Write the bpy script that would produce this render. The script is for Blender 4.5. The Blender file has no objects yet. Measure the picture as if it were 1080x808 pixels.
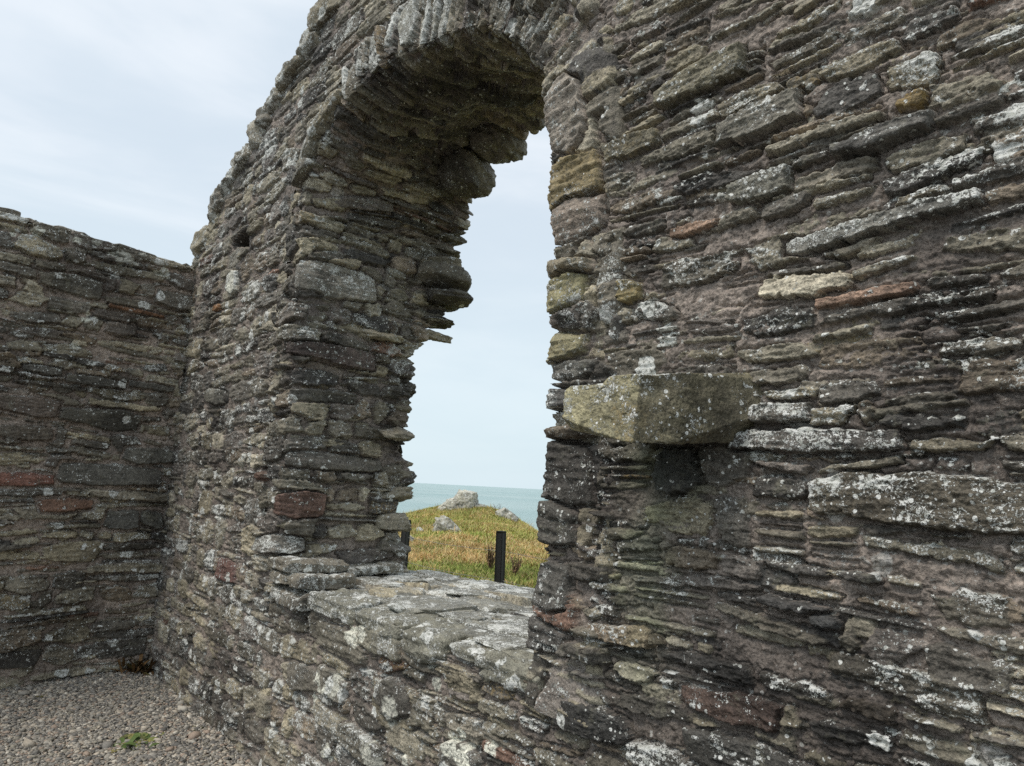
import bpy, math, random
import numpy as np
from mathutils import Matrix, Vector

F32 = np.float32
RNG = np.random.default_rng(11)
random.seed(5)
scene = bpy.context.scene
COL = scene.collection

# ------------------------------------------------------------------ numbers of the place
D, EYE = 1.6, 1.52                       # camera to the wall face, eye height
FPX = 740.0
ROLL, PITCH = math.radians(2.95), math.atan(110 / 740)
ALPHA = math.radians(40.245)
FWD = np.array([-math.cos(ALPHA), math.sin(ALPHA), 0.0])
RGT = np.array([math.sin(ALPHA), math.cos(ALPHA), 0.0])
CAM = np.array([0.0, -D, EYE])
THICK = 1.10
SILL_Z = 0.95
SEA_Z = -16.0

# ------------------------------------------------------------------ noise
def _hash(ix, iy, seed):
    h = (ix.astype(np.uint32) * np.uint32(374761393) + iy.astype(np.uint32) * np.uint32(668265263)
         + np.uint32((seed * 2246822519) & 0xFFFFFFFF))
    h = (h ^ (h >> np.uint32(13))) * np.uint32(1274126177)
    return h ^ (h >> np.uint32(16))

def perlin(x, y, seed=0):
    x = np.asarray(x, F32); y = np.asarray(y, F32)
    xi = np.floor(x).astype(np.int32); yi = np.floor(y).astype(np.int32)
    fx = x - xi; fy = y - yi
    u = fx * fx * fx * (fx * (fx * 6 - 15) + 10); v = fy * fy * fy * (fy * (fy * 6 - 15) + 10)
    def g(dx, dy):
        a = _hash(xi + dx, yi + dy, seed).astype(F32) * F32(2 * math.pi / 4294967296.0)
        return np.cos(a) * (fx - dx) + np.sin(a) * (fy - dy)
    a = g(0, 0); a += (g(1, 0) - a) * u
    b = g(0, 1); b += (g(1, 1) - b) * u
    return (a + (b - a) * v) * F32(1.5)

def fbm(x, y, seed=0, octs=3, gain=0.5):
    s = 0; amp = 1.0; f = 1.0
    for k in range(octs):
        s = s + amp * perlin(x * f, y * f, seed + 17 * k); amp *= gain; f *= 2.03
    return s

def noise3(p, seed=0):
    return (perlin(p[:, 0] + 0.37 * p[:, 2], p[:, 1] - 0.21 * p[:, 2], seed)
            + perlin(p[:, 1] + 5.1, p[:, 2] + 0.3 * p[:, 0], seed + 3)
            + perlin(p[:, 2] - 2.7, p[:, 0] + 0.25 * p[:, 1], seed + 7)) * 0.6

def worley(x, y, seed=0):
    """nearest feature point: offset to it, its random slopes and level, and the crease distance F2-F1"""
    x = np.asarray(x, F32); y = np.asarray(y, F32)
    xi = np.floor(x).astype(np.int32); yi = np.floor(y).astype(np.int32)
    b1 = np.full(x.shape, 9, F32); b2 = b1.copy(); ox = np.zeros_like(b1); oy = ox.copy(); hh = np.zeros(x.shape, np.uint32)
    for i in (-1, 0, 1):
        for j in (-1, 0, 1):
            h = _hash(xi + i, yi + j, seed)
            dx = x - (xi + i + (h & np.uint32(1023)).astype(F32) / 1023); dy = y - (yi + j + ((h >> np.uint32(10)) & np.uint32(1023)).astype(F32) / 1023)
            d = dx * dx + dy * dy; m = d < b1
            b2 = np.where(m, b1, np.minimum(b2, d)); b1 = np.where(m, d, b1)
            ox = np.where(m, dx, ox); oy = np.where(m, dy, oy); hh = np.where(m, h, hh)
    r = lambda k: ((_hash(hh.astype(np.int32), hh.astype(np.int32) * 0 + k, seed + 5) & np.uint32(4095)).astype(F32) / 2047.5 - 1)
    return ox, oy, r(1), r(2), r(3), np.sqrt(b2) - np.sqrt(b1)

def facets(x, y, seed=0):
    ox, oy, a, b, c, f = worley(x, y, seed)
    return a * ox + b * oy + .45 * c

def sstep(a, b, x):
    t = np.clip((x - a) / (b - a), 0, 1)
    return t * t * (3 - 2 * t)

# ------------------------------------------------------------------ mesh + object helpers
def mesh_np(name, co, faces, mat=None, smooth=True, attrs=None):
    """faces: int array (m,3) or (m,4)"""
    co = np.ascontiguousarray(co, F32); faces = np.ascontiguousarray(faces, np.int32)
    me = bpy.data.meshes.new(name)
    m, k = faces.shape
    me.vertices.add(len(co)); me.vertices.foreach_set('co', co.ravel())
    me.loops.add(m * k); me.loops.foreach_set('vertex_index', faces.ravel())
    me.polygons.add(m); me.polygons.foreach_set('loop_start', np.arange(0, m * k, k, dtype=np.int32))
    me.update(calc_edges=True)
    if smooth:
        me.polygons.foreach_set('use_smooth', np.ones(m, dtype=bool))
    for an, arr in (attrs or {}).items():
        at = me.color_attributes.new(an, 'FLOAT_COLOR', 'POINT')
        at.data.foreach_set('color', np.ascontiguousarray(arr, F32).ravel())
    if mat: me.materials.append(mat)
    me.validate()
    return me

def obj(name, me, parent=None, **props):
    o = bpy.data.objects.new(name, me); COL.objects.link(o)
    if parent: o.parent = parent
    for k, v in props.items(): o[k] = v
    return o

def empty(name, loc, label, cat, group=None):
    o = bpy.data.objects.new(name, None); COL.objects.link(o); o.location = loc
    o['label'] = label; o['category'] = cat
    if group: o['group'] = group
    return o

class Bag:
    """collects geometry of one part"""
    def __init__(s): s.v = []; s.f = []; s.c = []; s.x = []; s.n = 0
    def add(s, co, faces, col=None, wx=None):
        co = np.asarray(co, F32); faces = np.asarray(faces, np.int32)
        s.v.append(co); s.f.append(faces + s.n); s.n += len(co)
        s.c.append(np.broadcast_to(np.asarray(col if col is not None else (1, 1, 1, 1), F32), (len(co), 4)))
        s.x.append(np.broadcast_to(np.asarray(wx if wx is not None else (0, 0, 0, 0), F32), (len(co), 4)))
    def mesh(s, name, mat, smooth=True, origin=(0, 0, 0)):
        return mesh_np(name, np.concatenate(s.v) - np.asarray(origin, F32), np.concatenate(s.f), mat, smooth,
                       {'Col': np.concatenate(s.c), 'Wx': np.concatenate(s.x)})

def grid_faces(nu, nv):
    i = np.arange(nv * nu, dtype=np.int32).reshape(nv, nu)
    return np.stack([i[:-1, :-1], i[:-1, 1:], i[1:, 1:], i[1:, :-1]], -1).reshape(-1, 4)

# ------------------------------------------------------------------ masonry: random rubble laid in courses
PAL = [((.190, .178, .146), 4.0), ((.140, .130, .110), 3.6), ((.098, .092, .083), 3.4), ((.225, .205, .158), 2.6),
       ((.165, .140, .112), 1.6), ((.070, .067, .064), 2.2), ((.270, .252, .208), 1.5), ((.150, .098, .078), 0.20),
       ((.130, .118, .110), 1.2)]
PALC = np.array([p[0] for p in PAL]) * np.array([1.01, .985, .965]); PALW = np.array([p[1] for p in PAL]); PALW = PALW / PALW.sum()
MORTAR = np.array([.190, .162, .146])

def layout(u0, u1, v0, v1, rng, row=(.10, .20), blk=(.22, .70), thin=.045, wide=1.0):
    """stones as (uc, vc, hx, hy): courses -> blocks -> thin layers -> stones"""
    out = []; v = v0
    while v < v1:
        h = rng.uniform(*row); u = u0 - rng.uniform(0, .5)
        while u < u1:
            L = rng.uniform(*blk) * wide
            dv = rng.normal(0, .012)
            k = max(1, int(round(h / (thin * rng.uniform(.75, 2.3)))))
            if rng.random() < .13: k = 1
            hs = rng.dirichlet(np.full(k, 3.0)) * h
            y = v + dv
            for q in hs:
                x = u
                m = 1 if (q < .022 or L < .25) else rng.choice([1, 2, 3], p=[.5, .36, .14])
                if q > .09 and L > .4: m = max(m, 2)
                ls = rng.dirichlet(np.full(m, 4.0)) * L
                for l in ls:
                    hx = l / 2 * rng.uniform(.88, 1.03) - .005; hy = q / 2 * rng.uniform(.84, 1.08) - .003
                    if hx > .012 and hy > .005 and rng.random() > .035:
                        out.append((x + l / 2, y + q / 2, hx, hy))
                    x += l
                y += q
            u += L
        v += h
    return out

def rasterise(U, V, stones, explicit, rng, warp=1.0, relief=1.0, seed=0, mortar_h=-.016, tint=(1, 1, 1), lich=1.0,
              blob=0.0, tilt_sd=.045, rough=1.0, small=.5, mort=(1, 1, 1), pal=None, srow=(.03, .075), groove=.013, slay=None):
    """height field and colours of a rubble face on the tensor grid U x V"""
    UU, VV = np.meshgrid(U.astype(F32), V.astype(F32))
    wu = .030 * perlin(UU * 1.1, VV * 1.3, seed + 1) + .012 * perlin(UU * 5, VV * 6, seed + 2)
    wv = .038 * perlin(UU * .75, VV * .8, seed + 4) + .013 * perlin(UU * 3.1, VV * 3.3, seed + 5)
    A = UU + F32(warp) * wu; B = VV + F32(warp) * wv
    edge_n = .0060 * perlin(UU * 24, VV * 30, seed + 7) + .0040 * perlin(UU * 70, VV * 80, seed + 8) + .0065 * perlin(UU * 9, VV * 20, seed + 9) + .0035 * facets(UU * 38, VV * 60, seed + 10)
    lam = [perlin(UU * 3.2 + 2 * k, VV * 42 + 1.2 * perlin(UU * 3, VV * 6, seed + 40 + k), seed + 20 + k)
           + .55 * perlin(UU * 9, VV * 100, seed + 30 + k) for k in range(3)]
    fa1 = facets(UU * 13 + .3 * lam[0], VV * 34 + .3 * lam[1], seed + 51); fa2 = facets(UU * 34, VV * 85, seed + 52)
    chip = fa1; fine = fbm(UU * 60, VV * 80, seed + 53, 2, .6) + 1.2 * fa2
    lump = perlin(UU * 6, VV * 7.5, seed + 56)
    mn = .009 * perlin(UU * 2.6, VV * 3.4, seed + 64) + .0065 * perlin(UU * 12, VV * 13, seed + 60) + .0048 * perlin(UU * 40, VV * 48, seed + 61) + .0030 * perlin(UU * 110, VV * 110, seed + 62) + .0045 * facets(UU * 30, VV * 36, seed + 63)
    bulge = .022 * perlin(UU * .9, VV * .9, seed + 70) + .010 * perlin(UU * 2.6, VV * 2.6, seed + 71)
    M = (mortar_h + mn).astype(F32)
    Hm = M.copy()
    mort_c = MORTAR * np.array(mort)
    C = np.empty(UU.shape + (4,), F32); C[..., :3] = mort_c; C[..., 3] = 0
    C[..., :3] *= (1 + .22 * perlin(UU * 2.2, VV * 2.2, seed + 80) + .16 * perlin(UU * 9, VV * 9, seed + 81))[..., None]
    W = np.zeros(UU.shape + (4,), F32)
    W[..., 0] = .10
    Dm = np.full(UU.shape, 1.0, F32)
    nsm = 0
    if small > 0:
        if slay is not None: sm = slay
        else:
            sm = layout(U[0] - .1, U[-1] + .1, V[0] - .1, V[-1] + .1, np.random.default_rng(seed + 999), row=srow, blk=(.07, .26), thin=.026)
            sr = np.random.default_rng(seed + 5); sm = [q_ for q_ in sm if sr.random() < small]
        nsm = len(sm); stones = sm + list(stones)
    pw = PALW if pal is None else np.array(pal) / np.sum(pal)
    pal_i = rng.choice(len(PALC), size=len(stones), p=pw)
    allst = [(s, None) for s in stones] + [(e[:4], e[4]) for e in explicit]
    for n, ((uc, vc, hx, hy), ex) in enumerate(allst):
        pad = .075 * warp + .02
        i0, i1 = np.searchsorted(U, [uc - hx - pad, uc + hx + pad]); j0, j1 = np.searchsorted(V, [vc - hy - pad, vc + hy + pad])
        r = [rng.normal() for _ in range(8)]; q = rng.random(14); ci = pal_i[n] if n < len(pal_i) else 0
        if i1 - i0 < 2 or j1 - j0 < 2: continue
        sl = (slice(j0, j1), slice(i0, i1))
        if ex is not None:
            a = UU[sl] - F32(uc) + .25 * wu[sl]; b = VV[sl] - F32(vc) + .25 * wv[sl]
        else:
            a = A[sl] - F32(uc); b = B[sl] - F32(vc)
        th = r[0] * tilt_sd * (.6 if hx > .2 else 1.2) if ex is None else ex.get('rot', 0.0)
        c_, s_ = math.cos(th), math.sin(th)
        x = c_ * a + s_ * b; y = -s_ * a + c_ * b
        asp = hy / hx
        k1 = asp * (.05 + .5 * q[0]); k2 = asp * (.05 + .5 * q[1]); k3 = asp * (.05 + .5 * q[2]); k4 = asp * (.05 + .5 * q[3])
        x1 = (q[4] - .5) * hx; x2 = (q[5] - .5) * hx
        sl1 = r[1] * .38; sl2 = r[2] * .38
        if ex is not None: sl1 *= .4; sl2 *= .4
        d = np.maximum(y - hy + np.where(x < x1, k1 * (x1 - x), k2 * (x - x1)),
                       -y - hy + np.where(x < x2, k3 * (x2 - x), k4 * (x - x2)))
        d = np.maximum(d, (x - hx + sl1 * y) / math.hypot(1, sl1)); d = np.maximum(d, (-x - hx + sl2 * y) / math.hypot(1, sl2))
        cc = np.abs(x) / hx + np.abs(y) / hy - (1.55 + .35 * q[6])
        d = np.maximum(d, cc * min(hx, hy) * .8)
        e_amp = 1.0 if ex is None else .8
        d = d + edge_n[sl] * e_amp * min(1.0, hy / .02)
        ins = d < 0
        Dm[sl] = np.minimum(Dm[sl], np.abs(d))
        if not ins.any(): continue
        rad = min(hy * .6, .0022 + .0055 * q[7])
        e = np.clip(-d / rad, 0, 1); e = 1 - (1 - e) ** 2
        big = min(1.0, hy / .05)
        H0 = (.004 + .014 * q[8] ** 1.4 + (.012 * r[3] if q[9] < .3 else 0.0)) * relief
        if n < nsm: H0 = H0 * .6 - .011
        if ex is not None: H0 = ex.get('h', .014)
        cf = (.35 + 1.3 * q[0] * q[1] + .3 * q[2]) if ex is None else .5 * ex.get('lam', .7)
        la = (.0028 + .0050 * q[10]) * rough * (1.0 if ex is None else ex.get('lam', .7))
        L = lam[ci % 3][sl]
        h = H0 + r[4] * .05 * relief * x * .55 + (r[5] * .13 - .03) * relief * y + la * L + (.0030 + .0050 * big) * rough * cf * chip[sl] + .0022 * rough * (.5 + .5 * cf) * fine[sl]
        h = h + .006 * rough * big * lump[sl]
        # a broken plane across the stone
        ang = q[11] * 6.283; pl = H0 + .006 - (.12 + .22 * q[12]) * (x * math.cos(ang) * .5 + y * math.sin(ang) - .35 * hy)
        h = np.minimum(h, pl + .002 * L)
        h = M[sl] + (h - M[sl]) * e
        if ex is not None:
            near = d < ex.get('gap', .009)
            upd = ins
            Hc = Hm[sl]; Hc[near & ~ins] = M[sl][near & ~ins]; Hm[sl] = Hc
            Cc = C[sl]; k_ = near & ~ins; Cc[k_, :3] = mort_c; Cc[k_, 3] = 0
            if ex.get('hole'):
                hh = ex['hole'] * sstep(0, .02, -d) + .006 * chip[sl]
                Hm[sl] = np.where(ins, -hh, Hm[sl]); Cc[ins, :3] = (.05, .046, .042); continue
        else:
            upd = ins & (h > Hm[sl] + .0008)
        base = PALC[ci] * (1 + .16 * r[6]) if ex is None else np.array(ex.get('col', PALC[0]))
        if ex is None: base = base * np.array(tint) * (.88 + .24 * q[13]); H0_ = 0
        var = 1 + .16 * L + .26 * (.4 + .6 * cf) * chip[sl] + .10 * lump[sl] + .10 * fine[sl]
        col = base[None, None, :] * np.clip(var, .4, 1.7)[..., None]
        Hs = Hm[sl]; Hs[upd] = h[upd]
        Cs = C[sl]; Cs[upd, :3] = col[upd]; Cs[upd, 3] = np.clip(e, 0, 1)[upd]
        lv = (lich * (.10 + .55 * q[9] ** 2.0) if ex is None else ex.get('lich', .3))
        top = np.clip(y / hy, -1, 1)
        Ws = W[sl]
        lw = lv + .10 * lich * sstep(.1, .9, top) - .06 * sstep(.2, .9, -top)
        Ws[upd, 0] = lw[upd]
        Ws[upd, 1] = (blob * (q[6] > .45) if ex is None else ex.get('blob', 0.0))
        Ws[upd, 2] = (.55 if (ex is None and q[13] > .992) else 0.0) if ex is None else ex.get('ochre', 0.0)
    # ledges gather lichen: real upward-turned steps of the face
    gy = np.gradient(Hm, V.astype(F32), axis=0)
    W[..., 0] += np.clip(-gy * .10, -.14, .12) * lich
    W[..., 0] += .20 * perlin(UU * 1.7, VV * 1.7, seed + 90) + .14 * perlin(UU * 6, VV * 6, seed + 91)
    W[..., 0] = np.clip(W[..., 0], 0, 1)
    gr = np.exp(-(Dm / .0045) ** 2) * (1 - C[..., 3]) * np.clip(.55 + .9 * perlin(UU * 4, VV * 5, seed + 95), 0, 1)
    Hm = Hm - groove * gr
    H = Hm + bulge * relief
    H = H + .0006 * fine
    return UU, VV, H.astype(F32), C, W

# ------------------------------------------------------------------ materials
def nt(name):
    m = bpy.data.materials.new(name); m.use_nodes = True
    t = m.node_tree; t.nodes.clear()
    out = t.nodes.new('ShaderNodeOutputMaterial'); b = t.nodes.new('ShaderNodeBsdfPrincipled')
    t.links.new(b.outputs[0], out.inputs[0])
    return m, t, b

class NB:
    def __init__(s, t): s.t = t
    def n(s, kind, **kw):
        x = s.t.nodes.new(kind)
        for k, v in kw.items(): setattr(x, k, v)
        return x
    def link(s, a, b): s.t.links.new(a, b)
    def val(s, sock, v):
        if isinstance(v, (int, float, tuple, list)): sock.default_value = v
        else: s.link(v, sock)
    def math(s, op, a, b=0.0, c=None, clamp=False):
        x = s.n('ShaderNodeMath', operation=op, use_clamp=clamp)
        s.val(x.inputs[0], a); s.val(x.inputs[1], b)
        if c is not None: s.val(x.inputs[2], c)
        return x.outputs[0]
    def noise(s, vec, scale, detail=2.0, rough=.5, dist=0.0):
        x = s.n('ShaderNodeTexNoise'); s.link(vec, x.inputs['Vector'])
        x.inputs['Scale'].default_value = scale; x.inputs['Detail'].default_value = detail
        x.inputs['Roughness'].default_value = rough; x.inputs['Distortion'].default_value = dist
        return x.outputs['Fac']
    def ramp(s, fac, a, b, smooth=True):
        x = s.n('ShaderNodeMapRange'); x.interpolation_type = 'SMOOTHSTEP' if smooth else 'LINEAR'
        s.val(x.inputs['Value'], fac); s.val(x.inputs['From Min'], a); s.val(x.inputs['From Max'], b)
        return x.outputs['Result']
    def mix(s, fac, a, b, mode='MIX'):
        x = s.n('ShaderNodeMix', data_type='RGBA', blend_type=mode)
        s.val(x.inputs[0], fac); s.val(x.inputs[6], a); s.val(x.inputs[7], b)
        return x.outputs[2]

def masonry_mat(name, wet=0.0, lichen_bias=0.10, gain=1.34):
    m, t, b = nt(name); k = NB(t)
    tc = k.n('ShaderNodeTexCoord').outputs['Object']
    col = k.n('ShaderNodeVertexColor', layer_name='Col'); wx = k.n('ShaderNodeVertexColor', layer_name='Wx')
    sp = k.n('ShaderNodeSeparateColor'); k.link(wx.outputs[0], sp.inputs[0])
    n1 = k.noise(tc, 22, 5, .62); n2 = k.noise(tc, 170, 3, .6); n3 = k.noise(tc, 1.6, 3, .55); n4 = k.noise(tc, 60, 4, .65)
    br = k.math('ADD', k.math('MULTIPLY', n1, 1.3), k.math('MULTIPLY', n2, 1.7)); br = k.math('ADD', br, k.math('MULTIPLY', n4, 1.2))
    br = k.math('MAXIMUM', k.math('MULTIPLY_ADD', br, 1.45, -1.93), .08)
    c = k.mix(1.0, col.outputs[0], (gain * 1.0, gain * .985, gain * .93, 1), 'MULTIPLY')
    hs = k.n('ShaderNodeCombineColor')
    for q in range(3): k.link(br, hs.inputs[q])
    c = k.mix(1.0, c, hs.outputs[0], 'MULTIPLY')
    # dark weather stains and a green-grey crust
    st = k.ramp(n3, .47, .62)
    c = k.mix(k.math('MULTIPLY', st, .72 + wet), c, k.mix(1.0, c, (.34, .34, .35, 1), 'MULTIPLY'))
    crust = k.math('MULTIPLY', k.ramp(k.noise(tc, 9, 5, .68, .4), .55, .66), k.ramp(n4, .38, .6))
    crust = k.math('MULTIPLY', crust, col.outputs[1])
    c = k.mix(k.math('MULTIPLY', crust, .55), c, (.215, .205, .150, 1))
    # ochre patches
    oc = k.math('MULTIPLY', k.ramp(k.math('ADD', n4, k.math('MULTIPLY', n2, .3)), .60, .76), sp.outputs[2])
    c = k.mix(oc, c, (.29, .20, .075, 1))
    # white speckle lichen: fine flecks and coarser flakes, thicker where Wx red is high, broken into colonies
    pn = k.noise(tc, 12, 4, .65, .5)
    lv = k.math('ADD', k.math('ADD', sp.outputs[0], lichen_bias), k.math('MULTIPLY_ADD', pn, 2.3, -1.20))
    th1 = k.math('MULTIPLY_ADD', lv, -.30, .72)
    f1 = k.noise(tc, 165, 5, .74, .3)
    m1 = k.ramp(f1, th1, k.math('ADD', th1, .022))
    th2 = k.math('MULTIPLY_ADD', lv, -.25, .715)
    f2 = k.noise(tc, 72, 6, .74, .8)
    m2 = k.ramp(f2, th2, k.math('ADD', th2, .022))
    vo = k.n('ShaderNodeTexVoronoi'); vo.inputs['Scale'].default_value = 62; vo.inputs['Randomness'].default_value = 1.0; k.link(tc, vo.inputs['Vector'])
    vs = k.n('ShaderNodeSeparateColor'); k.link(vo.outputs['Color'], vs.inputs[0])
    dot = k.math('LESS_THAN', vo.outputs['Distance'], k.math('MULTIPLY', vs.outputs[0], .36))
    dot = k.math('MULTIPLY', dot, k.math('GREATER_THAN', k.math('ADD', vs.outputs[1], k.math('MULTIPLY', lv, 1.2)), .92))
    # large rounded patches
    dv = k.n('ShaderNodeVectorMath', operation='ADD'); k.link(tc, dv.inputs[0])
    nz = k.n('ShaderNodeTexNoise'); nz.inputs['Scale'].default_value = 26; nz.inputs['Detail'].default_value = 3; k.link(tc, nz.inputs['Vector'])
    sc_ = k.n('ShaderNodeVectorMath', operation='SCALE'); k.link(nz.outputs['Color'], sc_.inputs[0]); sc_.inputs['Scale'].default_value = .05
    k.link(sc_.outputs[0], dv.inputs[1])
    v2 = k.n('ShaderNodeTexVoronoi'); v2.inputs['Scale'].default_value = 11; k.link(dv.outputs[0], v2.inputs['Vector'])
    v2s = k.n('ShaderNodeSeparateColor'); k.link(v2.outputs['Color'], v2s.inputs[0])
    rad = k.math('MULTIPLY', v2s.outputs[2], .52)
    bl = k.ramp(v2.outputs['Distance'], rad, k.math('ADD', rad, -.05))
    bl = k.math('MULTIPLY', bl, k.math('GREATER_THAN', k.math('ADD', v2s.outputs[0], k.math('MULTIPLY', sp.outputs[1], .55)), .93))
    bl = k.math('MULTIPLY', bl, k.ramp(n4, .30, .46))
    v3 = k.n('ShaderNodeTexVoronoi'); v3.inputs['Scale'].default_value = 42; k.link(dv.outputs[0], v3.inputs['Vector'])
    v3s = k.n('ShaderNodeSeparateColor'); k.link(v3.outputs['Color'], v3s.inputs[0])
    rad3 = k.math('MULTIPLY', v3s.outputs[2], .46)
    b3 = k.ramp(v3.outputs['Distance'], rad3, k.math('ADD', rad3, -.06))
    b3 = k.math('MULTIPLY', b3, k.math('GREATER_THAN', k.math('ADD', v3s.outputs[0], k.math('MULTIPLY', lv, .55)), .90))
    b3 = k.math('MULTIPLY', b3, k.ramp(n2, .36, .48))
    bl = k.math('MAXIMUM', bl, b3)
    w = k.math('MAXIMUM', m1, m2); w = k.math('MAXIMUM', w, dot); w = k.math('MAXIMUM', w, bl)
    w = k.math('MULTIPLY', w, k.math('MULTIPLY_ADD', col.outputs[1], .6, .4))
    lc = k.mix(k.ramp(n4, .35, .65), (.50, .51, .46, 1), (.86, .86, .82, 1))
    c = k.mix(k.math('MULTIPLY', w, .94), c, lc)
    k.link(c, b.inputs['Base Color'])
    rg = k.math('MULTIPLY_ADD', n4, .5, .42 - wet * .3); rg = k.math('MAXIMUM', rg, k.math('MULTIPLY', w, .9), clamp=True)
    k.link(rg, b.inputs['Roughness']); b.inputs['Specular IOR Level'].default_value = .35
    hgt = k.math('ADD', k.math('MULTIPLY', n1, .5), k.math('MULTIPLY', n4, .45)); hgt = k.math('ADD', hgt, k.math('MULTIPLY', n2, .22))
    hgt = k.math('ADD', hgt, k.math('MULTIPLY', w, .12))
    bp = k.n('ShaderNodeBump'); bp.inputs['Strength'].default_value = 1.0; bp.inputs['Distance'].default_value = .016
    k.link(hgt, bp.inputs['Height']); k.link(bp.outputs[0], b.inputs['Normal'])
    return m

def attr_mat(name, rough=.8, var=.5, scale=40, bump=.0, spec=.3):
    m, t, b = nt(name); k = NB(t)
    tc = k.n('ShaderNodeTexCoord').outputs['Object']
    col = k.n('ShaderNodeVertexColor', layer_name='Col')
    n1 = k.noise(tc, scale, 4, .6)
    f = k.math('MULTIPLY_ADD', n1, var * 2, 1 - var)
    hs = k.n('ShaderNodeCombineColor')
    for q in range(3): k.link(f, hs.inputs[q])
    k.link(k.mix(1.0, col.outputs[0], hs.outputs[0], 'MULTIPLY'), b.inputs['Base Color'])
    b.inputs['Roughness'].default_value = rough; b.inputs['Specular IOR Level'].default_value = spec
    if bump:
        bp = k.n('ShaderNodeBump'); bp.inputs['Distance'].default_value = bump; k.link(n1, bp.inputs['Height']); k.link(bp.outputs[0], b.inputs['Normal'])
    return m

M_WALL = masonry_mat('slate rubble masonry')
M_PALE = masonry_mat('weathered pale slate', lichen_bias=.12, gain=1.2)
M_OUT = masonry_mat('lichened coastal rock', lichen_bias=-.05, gain=1.6)
M_PEB = attr_mat('gravel pebbles', .75, .35, 120)
M_LEAF = attr_mat('leaf', .6, .3, 30)
M_GRASS = attr_mat('grass blades', .7, .15, 3)

# ------------------------------------------------------------------ loose rock shapes
def quad_sphere(n):
    """subdivided cube projected softly, welded"""
    t = np.linspace(-1, 1, n + 1); pts = {}; vs = []; fs = []
    def vid(p):
        k = tuple(np.round(p, 5))
        if k not in pts: pts[k] = len(vs); vs.append(p)
        return pts[k]
    for ax in range(3):
        for sg in (-1, 1):
            g = [[None] * (n + 1) for _ in range(n + 1)]
            for i, a in enumerate(t):
                for j, bb in enumerate(t):
                    p = [0, 0, 0]; p[ax] = sg; p[(ax + 1) % 3] = a; p[(ax + 2) % 3] = bb
                    g[i][j] = vid(p)
            for i in range(n):
                for j in range(n):
                    q = [g[i][j], g[i + 1][j], g[i + 1][j + 1], g[i][j + 1]]
                    fs.append(q if sg > 0 else q[::-1])
    return np.array(vs, F32), np.array(fs, np.int32)
QS = {n: quad_sphere(n) for n in (2, 3, 8, 14, 26, 44)}

def rock(size, rng, n=14, boxy=7.0, cuts=7, rough=.02, lam=.012, cut=(.72, .98), bed=30, sc=1.0):
    """an angular block: super-ellipsoid chopped by random planes, layered and pitted; local coordinates"""
    v, f = QS[n]; v = v.copy()
    p = v / (np.sum(np.abs(v) ** boxy, 1) ** (1 / boxy))[:, None]
    for _ in range(cuts):
        d = rng.normal(size=3); d /= np.linalg.norm(d)
        lim = rng.uniform(*cut) * np.max(p @ d)
        o = p @ d - lim
        p = np.where((o > 0)[:, None], p - o[:, None] * d, p)
    s = np.asarray(size) / 2
    q = p * s
    seed = int(rng.integers(1, 9999))
    nrm = p / np.linalg.norm(p, axis=1)[:, None]
    q = q + nrm * (rough * noise3(q * 7 * sc + seed, seed))[:, None] + nrm * (rough * .5 * noise3(q * 19 * sc + seed, seed + 1))[:, None]
    hor = nrm * np.array([1, 1, .15])
    q = q + hor * (lam * perlin(q[:, 2] * bed + seed, (q[:, 0] + q[:, 1]) * 3, seed + 2))[:, None]
    q = q + nrm * (rough * .30 * noise3(q * 48 * sc + seed, seed + 5) + rough * .9 * facets((q[:, 0] * 14 + q[:, 2] * 9) * sc + seed, (q[:, 1] * 14 + q[:, 2] * 16) * sc, seed + 6))[:, None]
    return q.astype(F32), f

def rotm(rx=0, ry=0, rz=0):
    return np.array(Matrix.Rotation(rz, 3, 'Z') @ Matrix.Rotation(ry, 3, 'Y') @ Matrix.Rotation(rx, 3, 'X'), F32)

def add_rock(bag, loc, size, rng, rot=(0, 0, 0), col=None, lich=.3, n=14, blob=.2, ochre=0.0, **kw):
    q, f = rock(size, rng, n, **kw)
    R = rotm(*rot)
    if col is None: col = PALC[rng.choice(len(PALC), p=PALW)]
    c = np.ones((len(q), 4), F32); c[:, :3] = np.asarray(col) * (1 + .12 * noise3(q * 12, 77))[:, None]
    w = np.zeros((len(q), 4), F32); w[:, 0] = np.clip(lich + .2 * noise3(q * 5, 78), 0, 1); w[:, 1] = blob; w[:, 2] = ochre
    bag.add(q @ R.T + np.asarray(loc, F32), f, c, w)

# ------------------------------------------------------------------ the window outline on the wall face
OUT_PTS = np.array([(-3.76, .90), (-3.77, 1.3), (-3.79, 1.8), (-3.80, 2.3), (-3.83, 2.75), (-3.86, 3.0), (-3.84, 3.2), (-3.70, 3.40), (-3.44, 3.54),
                    (-3.13, 3.595), (-2.86, 3.59), (-2.56, 3.55), (-2.30, 3.48), (-2.10, 3.36), (-1.90, 3.17), (-1.79, 3.0), (-1.735, 2.82),
                    (-1.715, 2.6), (-1.70, 2.3), (-1.705, 1.95), (-1.715, 1.6), (-1.72, 1.3), (-1.735, 1.1), (-1.75, .85)])
def chaikin(p, k=2):
    for _ in range(k):
        q = [p[0]]
        for a, b in zip(p[:-1], p[1:]): q += [.75 * a + .25 * b, .25 * a + .75 * b]
        q.append(p[-1]); p = np.array(q)
    return p
OUTL = chaikin(OUT_PTS)
_seg = np.hypot(*np.diff(OUTL, axis=0).T); OUT_S = np.concatenate([[0], np.cumsum(_seg)]); OUT_LEN = OUT_S[-1]
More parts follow.
